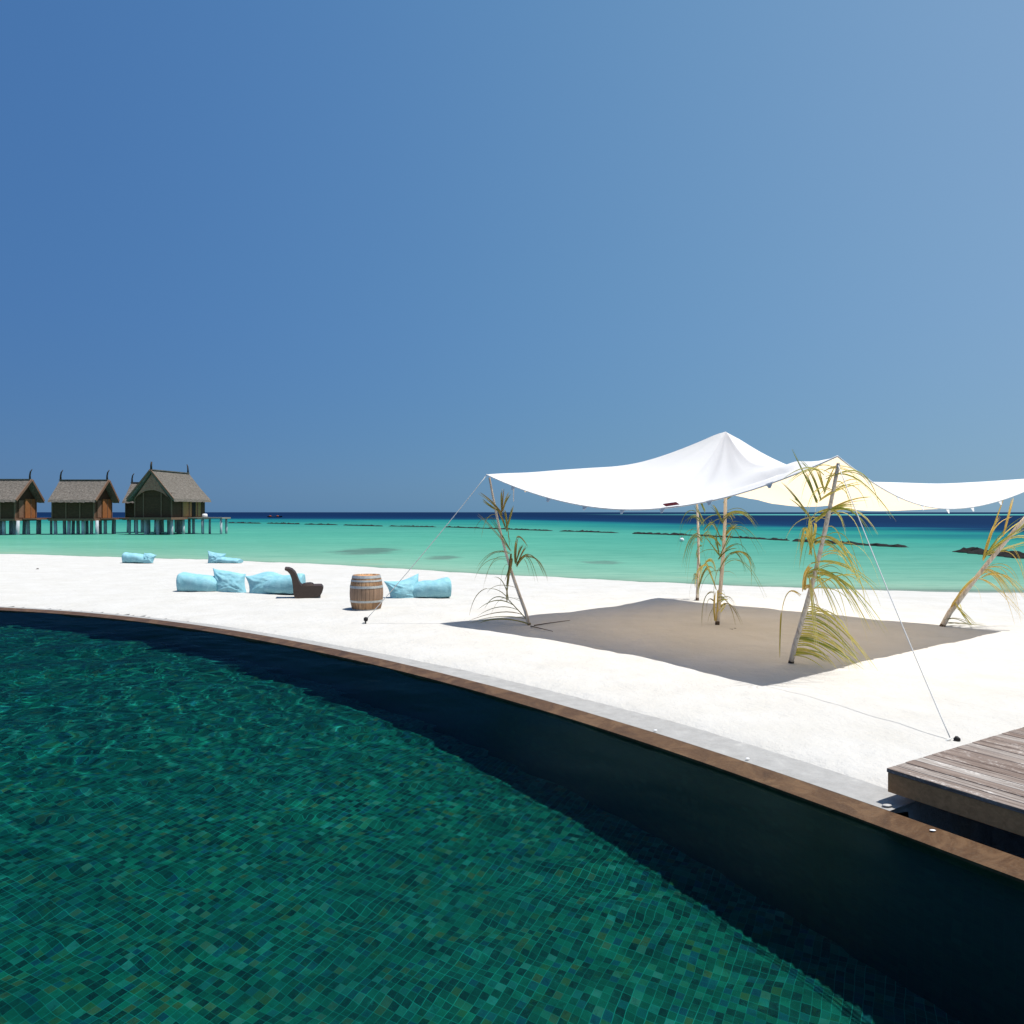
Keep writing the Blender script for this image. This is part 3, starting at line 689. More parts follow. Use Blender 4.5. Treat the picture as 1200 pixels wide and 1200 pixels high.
fp.frond([(946, 672, 975, 655, 1006, 725, 4, 6), (946, 674, 985, 660, 1022, 740, 4, 7), (946, 676, 965, 665, 988, 735, 4, 6), (948, 674, 952, 690, 958, 768, 3, 4), (948, 674, 990, 662, 1040, 745, 2, 6)], 'leaf_y', .028)
fp.frond([(944, 690, 940, 670, 951, 662, 4, 3), (941, 692, 941, 672, 949, 664, 3, 2), (943, 690, 950, 680, 958, 720, 3, 3)], 'leaf_t', .05, name='leaf_sheath')
fp.frond([(938, 698, 920, 682, 916, 720, 2, 1.5), (916, 718, 914, 740, 914, 770, 2, 1.5)], 'leaf_t', .022)
fp.comb((942, 712), (932, 752), ((970, 700), (955, 745)), ((1022, 785), (1000, 795)), 15, .024, 'leaf_y', 12)
fp.comb((936, 740), (930, 758), ((962, 735), (955, 750)), ((1005, 795), (985, 800)), 8, .022, 'leaf_y', 11)
fp.comb((929, 762), (927, 768), ((945, 752), (945, 765)), ((980, 790), (962, 797)), 9, .024, 'leaf_y', 8, stem=False)
lb_ = G(622, 733)
lp = Pole(lb_, (-.46, 15.4, 3.0), 'slim pole with sparse dry palm leaves at the tent corner nearest the barrel', .034, 'leaf_o', .09, 5)
lp.frond([(588, 602, 578, 590, 561, 578, 3, 2), (587, 600, 575, 595, 567, 586, 3, 2), (588, 600, 588, 585, 589, 574, 4, 2), (589, 598, 592, 588, 597, 578, 3, 2)], 'leaf_o', .035)
lp.frond([(592, 618, 585, 600, 577, 592, 3, 3), (593, 620, 599, 608, 601, 594, 3, 2), (594, 622, 594, 605, 591, 598, 3, 2)], 'leaf_o', .035)
lp.frond([(599, 646, 580, 622, 559, 602, 2, 1.5), (598, 644, 585, 622, 575, 607, 2, 1.5), (597, 640, 596, 620, 594, 610, 1, 1)], 'leaf_o', .026)
lp.frond([(604, 660, 603, 640, 606, 630, 3, 2), (605, 660, 608, 645, 612, 638, 3, 2), (606, 660, 612, 648, 617, 641, 2, 2), (606, 630, 610, 628, 618, 642, 2, 2)], 'leaf_o', .035)
lp.frond([(605, 664, 612, 652, 620, 650, 5, 1.5)], 'leaf_o', .05)
lp.frond([(617, 652, 628, 648, 640, 678, 2, 3), (616, 653, 622, 655, 628, 682, 2, 3), (617, 653, 632, 650, 642, 680, 2, 2), (614, 655, 618, 660, 622, 676, 1, 2)], 'leaf_o', .016)
lp.frond([(599, 650, 596, 675, 594, 692, 5, 1.2), (600, 655, 598, 670, 593, 680, 5, 2.), (594, 690, 594, 700, 594, 706, 2, .5)], 'leaf_o', .06, name='leaf_sheath')
lp.frond([(598, 649, 575, 640, 558, 668, 2, 2)], 'leaf_o', .016)
lp.comb((622, 731), (597, 704), ((590, 722), (580, 690)), ((546, 734), (562, 712)), 6, .020, 'leaf_o', 7)
lp.frond([(597, 704, 585, 688, 568, 690, 1, 1), (597, 702, 590, 675, 578, 676, 1, 1), (570, 690, 555, 695, 550, 722, 1, 1), (622, 732, 590, 722, 562, 733, 3, 3)], 'leaf_o', .022)
cb = G(840, 733)
cp = Pole(cb, (4.33, 15.4, 3.9), 'tall centre pole with drooping palm leaves standing under the tent peak', .044, 'leaf_g', -.07, 8)
cp.frond([(847, 612, 840, 598, 834, 592, 4, 2), (848, 590, 858, 580, 872, 574, 3, 1.5), (847, 608, 858, 600, 862, 610, 5, 3), (848, 606, 870, 590, 886, 618, 4, 4), (847, 612, 852, 600, 858, 612, 5, 4)], 'leaf_g', .028)
cp.frond([(845, 632, 838, 615, 832, 608, 4, 2), (845, 634, 856, 620, 862, 614, 4, 3), (846, 630, 870, 600, 894, 650, 3, 4), (844, 640, 836, 625, 826, 630, 4, 4)], 'leaf_g', .026)
cp.frond([(843, 650, 834, 640, 827, 628, 3, 2), (843, 650, 840, 640, 838, 625, 3, 2), (843, 652, 850, 640, 858, 622, 3, 3), (842, 655, 852, 642, 864, 640, 3, 3)], 'leaf_g', .026)
cp.frond([(843, 669, 850, 655, 856, 648, 5, 2), (856, 650, 875, 640, 884, 670, 3, 3), (855, 650, 866, 642, 875, 672, 3, 3), (858, 648, 884, 640, 882, 684, 2, 3), (845, 665, 870, 635, 898, 700, 2, 5)], 'leaf_g', .024)
cp.frond([(839, 690, 832, 670, 826, 658, 5, 2), (826, 660, 836, 650, 838, 676, 4, 3), (828, 662, 822, 660, 820, 684, 3, 2), (827, 662, 815, 665, 816, 690, 3, 2)], 'leaf_y', .034)
cp.comb((840, 722), (841, 692), ((848, 712), (850, 690)), ((850, 708), (852, 700)), 8, .026, 'leaf_y', 3)
cp.frond([(842, 716, 855, 695, 870, 735, 3, 2), (842, 705, 858, 690, 864, 724, 3, 3), (838, 706, 828, 695, 828, 722, 3, 2), (838, 695, 822, 690, 822, 735, 2, 2), (842, 700, 856, 700, 862, 735, 2, 3)], 'leaf_o', .018)
cp.frond([(838, 728, 836, 710, 838, 694, 4, 1.), (840, 728, 842, 710, 841, 692, 4, 1.)], 'leaf_t', .05, name='leaf_sheath')
bb = G(817, 703)
bp = Pole(bb, (4.98, 20.55, 2.93), 'far back pole with wispy palm leaves standing behind the centre pole', .045, 'leaf_g', -.05, 9)
bp.frond([(825, 612, 818, 600, 814, 592, 4, 2), (826, 600, 822, 590, 820, 584, 3, 2), (825, 615, 812, 598, 806, 612, 4, 3), (825, 622, 834, 610, 838, 618, 4, 3)], 'leaf_g', .034)
bp.frond([(824, 632, 812, 612, 803, 655, 4, 3), (823, 635, 812, 620, 808, 650, 4, 3), (823, 634, 808, 615, 800, 664, 3, 3), (824, 628, 832, 618, 835, 632, 4, 3), (823, 640, 816, 640, 816, 655, 3, 2)], 'leaf_g', .024)
bp.frond([(821, 668, 816, 640, 818, 655, 4, 2), (820, 680, 812, 665, 814, 688, 4, 2), (819, 688, 826, 655, 836, 672, 5, 4), (820, 680, 810, 670, 808, 700, 2, 2), (818, 700, 818, 690, 822, 672, 4, 2)], 'leaf_o', .04)
rb = G(1100, 735)
rp_ = Pole(rb, (10.55, 14.65, 2.92), 'strongly leaning pole with golden palm leaves at the right edge of the tent', .052, 'leaf_t', .05, 12)
rp_.frond([(1153, 655, 1162, 625, 1177, 582, 3, 1.5), (1152, 656, 1160, 620, 1172, 608, 3, 3), (1176, 628, 1183, 600, 1186, 584, 3, 2), (1153, 654, 1160, 612, 1186, 606, 2, 2)], 'leaf_t', .032)
rp_.frond([(1152, 655, 1175, 620, 1202, 606, 3, 3), (1155, 650, 1180, 630, 1205, 618, 3, 3), (1156, 650, 1180, 645, 1212, 634, 3, 4), (1160, 648, 1190, 625, 1215, 600, 3, 4), (1168, 640, 1195, 620, 1222, 640, 3, 5)], 'leaf_y', .026)
rp_.frond([(1118, 706, 1135, 680, 1158, 668, 7, 1.5), (1114, 714, 1120, 702, 1136, 684, 5, 1.)], 'leaf_t', .05, name='leaf_sheath')
rp_.frond([(1154, 668, 1165, 664, 1184, 700, 3, 4), (1155, 668, 1172, 668, 1196, 706, 4, 5), (1150, 672, 1175, 665, 1194, 728, 4, 5), (1146, 678, 1165, 680, 1204, 725, 3, 5), (1150, 676, 1180, 660, 1212, 716, 3, 5)], 'leaf_t', .022)
rp_.frond([(1119, 707, 1124, 715, 1138, 733, 6, 2), (1119, 710, 1130, 720, 1144, 734, 2, 2), (1119, 706, 1124, 700, 1128, 722, 2, 1)], 'leaf_y', .03)
rp_.frond([(1106, 728, 1120, 722, 1140, 734, 4, 3), (1106, 730, 1125, 732, 1158, 738, 3, 3)], 'leaf_o', .016)

def wisps(pole, ys, n, reach, drop, mat, w=.012, side=0):
    m = MB(); rr = pole.rr
    for i in range(n):
        y0 = rr.uniform(*ys); ref = pole.at(y0); x0 = 600+F*ref.x/ref.y; dx = rr.uniform(.3, 1)*reach*(rr.choice((-1, 1)) if not side else side)
        e = rr.uniform(-.6, .6); b_ = pole.P(x0+dx, y0+rr.uniform(.2, 1.)*drop, ref, e); b_.z = max(b_.z, float(ground(b_.x, b_.y))+.04)
        blade(m, pole.P(x0, y0, ref, 0), pole.P(x0+dx*.75, y0-rr.uniform(.2, .9)*abs(dx)*.8, ref, e*.6), b_, w*rr.uniform(.6, 1.3), 10, roll=rr.uniform(-.7, .7))
    m.build('palm_frond', M[mat], pole.o)
wisps(fp, (560, 640), 9, 62, 70, 'leaf_y', .013); wisps(fp, (640, 700), 9, 75, 85, 'leaf_y', .013, 1); wisps(fp, (690, 755), 9, 85, 70, 'leaf_y', .014, 1)
wisps(fp, (548, 578), 10, 55, 45, 'leaf_y', .014); wisps(cp, (595, 660), 12, 38, 48, 'leaf_g', .012); wisps(cp, (640, 715), 9, 30, 50, 'leaf_o', .011)
wisps(bp, (592, 650), 10, 24, 50, 'leaf_g', .012); wisps(lp, (600, 665), 7, 30, 35, 'leaf_o', .010); wisps(lp, (650, 715), 4, -0+40, 30, 'leaf_o', .010, -1)
wisps(rp_, (640, 690), 9, 50, 60, 'leaf_t', .012, 1)

# dry twigs on the shaded sand
def twig(pts, label, r=.008):
    P_ = [G(*p) + Vector((0, 0, .02)) for p in pts]; P_ = [p + Vector((0, 0, .02*math.sin(i*2.1))) for i, p in enumerate(P_)]
    m = MB(); m.tube(P_, [r*(1-.6*i/(len(P_)-1)) for i in range(len(P_))], 5); tag(m.build('twig', M['barkdark'], loc=P_[0]), label, 'twig')
twig([(622, 735), (635, 739), (648, 740)], 'short dry twig on the shaded sand in front of the slim left pole', .012)
twig([(626, 734), (645, 732), (668, 727)], 'longer dry twig on the shaded sand pointing right from the slim left pole', .012)
for k, (px, py, lb) in enumerate([(857, 739, 'dark seed pod on the shaded sand, left one of the two by the centre pole'), (862, 738, 'dark seed pod on the shaded sand, right one of the two by the centre pole'), (44, 667, 'tiny dark lump of driftwood alone on the white sand at far left')]):
    p = G(px, py); vs, fs = rockmesh((0, 0, 0), .05, 20+k, (1.2, .9, .7)); m = MB(); m.add([Vector(v)+p for v in vs], fs); tag(m.build('seed_pod' if k < 2 else 'driftwood', M['seed'], loc=p), lb, 'seed pod' if k < 2 else 'driftwood')

# ------------------------------------------------------------------ guy ropes and pegs
def rope(a, b, label, r=.011, sag=.05):
    a, b = Vector(a), Vector(b); pts = [a.lerp(b, i/16) - Vector((0, 0, sag*4*(i/16)*(1-i/16))) for i in range(17)]
    m = MB(); m.tube(pts, r, 6); tag(m.build('guy_rope', M['rope'], loc=b, smooth=True), label, 'rope', 'guy ropes of the tent')
pl = G(428, 733); pr = G(1114, 873)
rope((-.52, 15.4, 3.04), pl+Vector((0, 0, .10)), 'white guy rope running from the left tent corner down past the barrel', .008)
rope((4.22, 9.82, 2.90), pr+Vector((0, 0, .06)), 'white guy rope running from the front tent corner down to the deck', .006)
def peg(p, label, s=1., lean=(.25, 0, 1)):
    o = thing('ground_peg', label, 'tent peg', p, 'tent pegs in the sand'); d = Vector(lean).normalized()
    m = MB(); m.tube([p-d*.1, p+d*.10*s], .016*s, 8); m.build('shaft', M['dark'], o, smooth=True)
    m = MB(); m.tube([p+d*.085*s, p+d*.10*s, p+d*.15*s, p+d*.17*s], [.02*s, .042*s, .045*s, .025*s], 10); m.build('rubber_cap', M['dark'], o, smooth=True)
    m = MB(); m.tube([p+Vector((-.09, -.03, .012)), p+Vector((-.05, -.02, .05)), p+Vector((0, -.02, .075))], .008, 6); m.build('rope_end', M['rope'], o, smooth=True)
peg(pl, 'small black peg in the sand in front of the barrel', 1.0, (.1, 0, 1)); peg(pr, 'black capped peg in the sand beside the deck', .65, (.6, -.2, .7))

# ------------------------------------------------------------------ barrel
def barrel(loc):
    o = thing('barrel', 'upright oak wine barrel with galvanised hoops on the white sand', 'barrel', loc)
    H = .84; r = lambda z: .315+.072*(1-((z-H/2)/(H/2))**2)
    def pr(z0, z1, off, n=8): return [(r(lerp(z0, z1, i/n))+off, lerp(z0, z1, i/n)) for i in range(n+1)]
    B = loc
    m = MB(); m.lathe([(r(0)-.03, 0.)]+pr(0, H, 0, 24)+[(r(H)-.022, H), (r(H)-.03, H-.035), (0.001, H-.035)], 52, B); m.build('staves', M['barrel'], o, smooth=True)
    for z0, z1 in ((.005, .06), (.215, .265), (.545, .60), (.695, .735), (.775, .835)):
        m = MB(); m.lathe([(r(z0)-.002, z0)]+pr(z0, z1, .006, 3)+[(r(z1)-.002, z1)], 52, B); h = m.build('hoop', M['hoop'], o, smooth=False)
    m = MB(); m.lathe([(0.001, H-.03), (r(H)-.033, H-.03)], 40, B); m.build('head', M['fascia'], o)
bpnt = G(429.5, 715.5); barrel(bpnt)

# ------------------------------------------------------------------ wicker lounge chair
def chair(loc, px_per_m):
    o = thing('wicker_lounge_chair', 'dark brown wicker lounge chair with a tall curved back, seen from the side', 'chair', loc)
    prof_ = [(90, 78), (112, 80), (132, 88), (150, 106), (162, 130), (172, 160), (184, 184), (196, 193), (300, 193), (316, 194), (326, 208), (318, 236), (303, 263), (228, 270), (152, 273), (142, 238), (139, 192), (132, 148), (121, 116), (106, 98), (90, 90)]
    k = 5.4545*px_per_m; pts = [((x-225)/k, (272-y)/k) for x, y in prof_]
    W_ = .62; n = len(pts); m = MB(); vs = []
    for yy, ins in ((-W_/2, .018), (-W_/2+.03, 0), (W_/2-.03, 0), (W_/2, .018)):
        cx = sum(p[0] for p in pts)/n; cz = sum(p[1] for p in pts)/n
        for x, z in pts: vs.append(Vector((x*(1-ins)+cx*ins, yy, z*(1-ins)+cz*ins))+loc)
    fs = [tuple(range(n)), tuple(3*n+i for i in range(n))[::-1]]
    for r_ in range(3):
        for i in range(n): fs.append((r_*n+i, (r_*n)+n+i, (r_*n)+n+(i+1) % n, r_*n+(i+1) % n))
    m.add(vs, fs); m.build('body', M['wicker'], o)
    cpts = [(192, 193), (200, 184), (222, 180), (246, 179), (260, 183), (268, 193)]
    q = [((x-225)/k, (272-y)/k) for x, y in cpts]; m = MB(); n = len(q); vs = []
    for yy, s_ in ((-W_/2+.05, .4), (-W_/2+.11, 1), (W_/2-.11, 1), (W_/2-.05, .4)):
        for x, z in q: vs.append(Vector((x, yy, q[0][1]+(z-q[0][1])*s_-.002*0))+loc)
    fs = [tuple(range(n)), tuple(3*n+i for i in range(n))[::-1]]
    for r_ in range(3):
        for i in range(n-1): fs.append((r_*n+i, r_*n+n+i, r_*n+n+i+1, r_*n+i+1))
    m.add(vs, fs); m.build('seat_cushion', M['wicker'], o, smooth=True)
ch = G(360, 700); chair(ch, F/ch.y); bpy.data.objects['wicker_lounge_chair'].rotation_euler.z = R(14)

# ------------------------------------------------------------------ bean bag loungers
def soft(mb, secs, seed, n=30, crink=.03, M_=None):
    """loft of rounded cross sections: (x, y0, half depth, z0, height, squareness) in local metres"""
    secs = np.array(secs, float); k = len(secs); tt = np.linspace(0, k-1, 34); rows = []
    for t in tt:
        s_ = [float(np.interp(t, range(k), secs[:, c])) for c in range(secs.shape[1])]
        i0 = int(min(t, k-1)); x, y0, hd, z0, h, e = s_; row = []
        for j in range(n):
            a = 2*math.pi*j/n; ca, sa = math.cos(a), math.sin(a)
            yy = y0+hd*math.copysign(abs(ca)**e, ca); zz = z0+h/2+h/2*math.copysign(abs(sa)**e, sa)
            if zz < .12: zz = zz*.6+.0
            rad = crink*(nz(x*3+seed, yy*3, zz*3+a*.4)+.55*nz(x*9+seed, yy*9, zz*9))
            rad += crink*.7*(abs(nz(x*5+seed+9, yy*2.5, zz*5))-.25)
            row.append((x, yy+rad*ca, max(zz+rad*sa, .0)))
        row.append(row[0]); rows.append(row)
    P_ = np.array(rows); 
    # smooth along the length so folds, not facets, remain
    P_[1:-1] = .2*P_[:-2]+.6*P_[1:-1]+.2*P_[2:]
    mb.grid(P_)
    mb.add(P_[0][:-1], [tuple(range(n))]); mb.add(P_[-1][:-1], [tuple(range(n))[::-1]])
def pillow(mb, cn, seed, thick=.58, lean=.22, bulge=.06, n=36):
    """a slack square cushion between four corners (x, z): bottom left, bottom right, top right, top left"""
    c4 = [Vector((x, 0, z)) for x, z in cn]; rows = {1: [], -1: []}
    for sd_ in (1, -1):
        for i in range(n+1):
            v = i/n; row = []
            for j in range(n+1):
                u = j/n
                p = c4[0]*(1-u)*(1-v) + c4[1]*u*(1-v) + c4[2]*u*v + c4[3]*(1-u)*v
                # slack edges run in between the corners, the top rises in the middle
                p.x += .05*math.sin(math.pi*v)*(1-2*u)*(1 if abs(1-2*u) > .2 else 1)
                p.z += (-.07*math.sin(math.pi*u)*v*v + bulge*math.sin(math.pi*u)**2*v)
                fu = max(0, 1-abs(2*u-1)**2.4)**.62; fv = max(0, 1-abs(2*max(v, .22)-1)**2.6)**.62
                if v < .22: fv *= .75+.25*v/.22
                t = thick*fu*fv
                wr = 0
                for q, (cu, cv) in enumerate(((0, 0), (1, 0), (1, 1), (0, 1))):
                    du, dv = u-cu, v-cv; rr_ = math.hypot(du, dv)+1e-3; an = math.atan2(dv, du)
                    wr += abs(nz(an*4.2+seed*3+q*7, rr_*1.5, seed))*math.exp(-(rr_/.55)**2)*min(1, rr_/.12)
                wr = .13*(wr-.25)*min(1, fu*fv*2) + .018*nz(u*7+seed, v*7, sd_*3.)*fu*fv + .03*(abs(nz(u*3.5+v*2.5+seed, v*3-u*2, sd_))-.2)*fu*fv
                y = sd_*(t*.5+wr) + lean*(p.z/.6)
                z = p.z + .5*wr
                row.append((p.x, y, max(z, .0)))
            rows[sd_].append(row)
    for q in (-1, 1):
        A = np.array(rows[q])
        for _ in range(3): A[1:-1, 1:-1] = .4*A[1:-1, 1:-1]+.15*(A[:-2, 1:-1]+A[2:, 1:-1]+A[1:-1, :-2]+A[1:-1, 2:])
        mb.grid(A if q < 0 else A[:, ::-1])
def bag(px, py, label, cn, rot=0., sc=1., seed=1., seat=None, mirror=False, bulge=.06, seat_x=0.):
    loc = G(px, py); o = thing('bean_bag_lounger', label, 'bean bag', loc, 'pale blue bean bag loungers on the beach')
    Mr = Matrix.Rotation(rot, 3, 'Z'); sx = -1 if mirror else 1
    seat = seat or [(-.10, .1, .28, .0, .36, .9), (.1, .08, .38, 0., .46, .8), (.35, .06, .41, 0., .50, .72), (.6, .04, .42, 0., .52, .7), (.8, .02, .42, 0., .55, .7), (.92, .02, .41, .01, .56, .72), (.975, .02, .38, .04, .50, .72), (.99, .02, .30, .10, .36, .75)]
    m1 = MB(); pillow(m1, cn, seed, bulge=bulge); m2 = MB(); soft(m2, [(x+seat_x, *r_) for x, *r_ in seat], seed+5, crink=.034)
    m1.v = [Mr @ Vector(v) * sc + loc for v in m1.v]
    m2.v = [Mr @ Vector((v[0]*sx, v[1], v[2])) * sc + loc for v in m2.v]
    if mirror: m2.f = [f[::-1] for f in m2.f]
    m1.build('backrest', M['bag'], o, smooth=True); m2.build('seat', M['bag'], o, smooth=True)
    return o
bag(490, 701, 'pale blue bean bag lounger on its own just right of the barrel', [(-.80, .0), (.12, .0), (.05, .70), (-.97, .50)], .26, .93, 1., bulge=-.02, seat_x=-.06)
bag(258, 694, 'pale blue bean bag lounger at the left end of the row of two', [(-.18, .0), (.78, .0), (.68, .52), (-.34, .68)], -.06, 1.0, 12., mirror=True, seat_x=.15)
bag(327, 695.5, 'pale blue bean bag lounger directly behind the brown wicker chair', [(-.82, .0), (.08, .0), (.36, .46), (-.98, .50)], .12, 1.0, 23., bulge=.20, seat_x=-.30)
bag(168, 659.5, 'far pale blue bean bag lounger by the waterline, left one of two', [(-.10, .0), (.52, .0), (.66, .42), (-.05, .54)], .05, .86, 34., mirror=True, seat_x=.02, bulge=.10)
bag(262, 660, 'far pale blue bean bag lounger with a low flat seat near the waterline', [(-.86, .0), (.02, .02), (.06, .50), (-.98, .66)], -.05, .90, 45., bulge=.02,
    seat=[(-.3, 0, .3, 0, .3, .9), (.0, 0, .4, 0, .32, .8), (.3, 0, .42, 0, .27, .7), (.75, 0, .42, 0, .24, .7), (.92, 0, .36, .02, .18, .8)])

# ------------------------------------------------------------------ water villas
def gable_roof(m, cx0, cx1, cy, hw, zr, ze, th=.30, over=0., flare=.0, n=10):
    """roof with ridge along local x: two thick slopes, ragged at the eaves"""
    for sgn in (-1, 1):
        rows_t, rows_b = [], []
        for i in range(n+1):
            t = i/n; y = cy+sgn*hw*t; z = lerp(zr, ze, t) - .10*math.sin(math.pi*t)
            rt, rb = [], []
            ns = 26
            for j in range(ns+1):
                x = lerp(cx0-flare*t, cx1+flare*t, j/ns); jag = .10*nz(x*3.1, sgn*5+t*3, cy) if 0 < i else 0
                jz = (.13*nz(x*6.3, 9., sgn)-.03) if i == n else 0.
                rt.append((x, y, z+jag*.6)); rb.append((x, y+sgn*(.16 if i == n else -.05), z-th+jag*.3+jz))
            rows_t.append(rt); rows_b.append(rb)
        T, B = np.array(rows_t), np.array(rows_b); m.grid(T); m.grid(B[:, ::-1])
        for a, b in ((T[-1], B[-1]), (T[0], B[0]), (T[:, 0], B[:, 0]), (T[:, -1], B[:, -1])): m.grid(np.stack([a, b]))
def horn(a, d, h, label=None):
    a = Vector(a); return [a, a+Vector((0, 0, h*.4)), a+d*h*.10+Vector((0, 0, h*.75)), a+d*h*.38+Vector((0, 0, h))]
class Local:
    """MB whose shapes are given in a house's own frame"""
    def __init__(s, o, rot): s.o = o; s.M = Matrix.Rotation(rot, 3, 'Z')
    def build(s, mb, name, mat, parent=None, smooth=False):
        base = s.o.location; mb.v = [s.M @ Vector(v) + base for v in mb.v]
        if parent is None: return mb.build(name, mat, s.o, smooth)
        return mb.build(name, mat, parent, smooth)
VG = 'thatched water villas on stilts'
def small_villa(loc, label, detail=True, Lr=6.2, rot=0., slanted=False, seed=0):
    o = thing('water_villa', label, 'villa', loc, VG); L_ = Local(o, rot); rr = random.Random(seed)
    fz = 2.15; hw = 2.45; ez = fz+2.45; rz = fz+5.2; x0, x1 = -Lr+.1, -.55        # local x: ridge end (right gable) at 0
    m = MB(); gable_roof(m, -Lr-.2, .25, 0, hw+.5, rz, ez, .30, flare=-.2); roof = L_.build(m, 'roof', M['thatch'])
    m = MB()
    for sgn in (-1, 1): m.bar((.28, sgn*.1, rz-.12), (.10, sgn*(hw+.5), ez-.12), .10, .30)
    L_.build(m, 'barge_board', M['huttrim'], roof)
    m = MB(); m.bar((-Lr-.22, 0, rz+.0), (.20, 0, rz+.0), .42, .12); L_.build(m, 'ridge_cap', M['thatch'], roof)
    for x, s_ in ((.0, 1), (-Lr-.1, 1)):
        m = MB(); m.tube(horn((x, 0, rz), Vector((s_*.6, 0, 0)), 1.35), [.13, .11, .09, .05], 6); L_.build(m, 'finial', M['finial'], roof, True)
    # walls with the gable triangle
    m = MB(); m.box(((x0+x1)/2, 0, (fz+ez)/2), (x1-x0, hw*2-.5, ez-fz+.1))
    for x in (x1-.06,): m.add([(x, -hw+.25, ez), (x, hw-.25, ez), (x, 0, rz-.45), (x-.2, -hw+.25, ez), (x-.2, hw-.25, ez), (x-.2, 0, rz-.45)], [(0, 1, 2), (5, 4, 3), (0, 3, 4, 1), (1, 4, 5, 2), (2, 5, 3, 0)])
    L_.build(m, 'wall', M['hutwall'])
    for x in np.linspace(x0, x1, 4):
        m = MB(); m.bar((x, -hw+.22, fz), (x, -hw+.22, ez), .14, .14, Vector((0, 1, 0))); L_.build(m, 'post', M['huttrim'])
    for y in (hw-.30, -hw+.30):
        m = MB(); m.bar((x1+.03, y, fz), (x1+.03, y, ez), .12, .16, Vector((0, 1, 0))); L_.build(m, 'corner_trim', M['huttrim'])
    m = MB(); m.box((x1+.03, .85, fz+1.32), (.10, 2.1, 2.55)); door = L_.build(m, 'door', M['hutdoor'])
    m = MB(); m.box((x1+.10, .95, fz+1.32), (.06, .08, 2.5)); L_.build(m, 'door_rail', M['huttrim'], door)
    m = MB(); m.box((x1+.04, -1.0, fz+1.25), (.05, .9, 2.3)); L_.build(m, 'shutter', M['huttrim'])
    m = MB(); m.box(((x0+x1)/2-.1, 0, fz-.16), (x1-x0+.6, hw*2, .30)); m.box((.55, .6, fz-.10), (2.1, hw*1.4, .16)); L_.build(m, 'floor_platform', M['huttrim'])
    if slanted:
        for x in (-.9, .9):
            m = MB(); m.bar((x-5.0+.9, -hw-.1, fz), (x-4.4+.9, -hw-.3, ez), .2, .2, Vector((0, 1, 0))); L_.build(m, 'slanted_post', M['thatchedge'])
    for x in np.linspace(x0+.3, x1+.3, 4):
        for y in (-hw+.4, 0, hw-.3):
            m = MB(); m.tube([(x+rr.uniform(-.1, .1), y, -1.), (x, y, fz-.28)], [.23, .21], 8); L_.build(m, 'stilt', M['stilt'], None, True)
    return o
def at_sea(px, d): return Vector(((px-600)/F*d, d, SEA))
small_villa(at_sea(35, 101.2), 'thatched water villa on stilts cut off by the left edge of the photo', seed=1)
small_villa(at_sea(125.5, 103), 'thatched water villa on stilts standing between the leftmost and the largest villa', seed=2)
small_villa(at_sea(208, 112), 'thatched water villa half hidden behind the largest villa', seed=3, slanted=True, Lr=6.6)
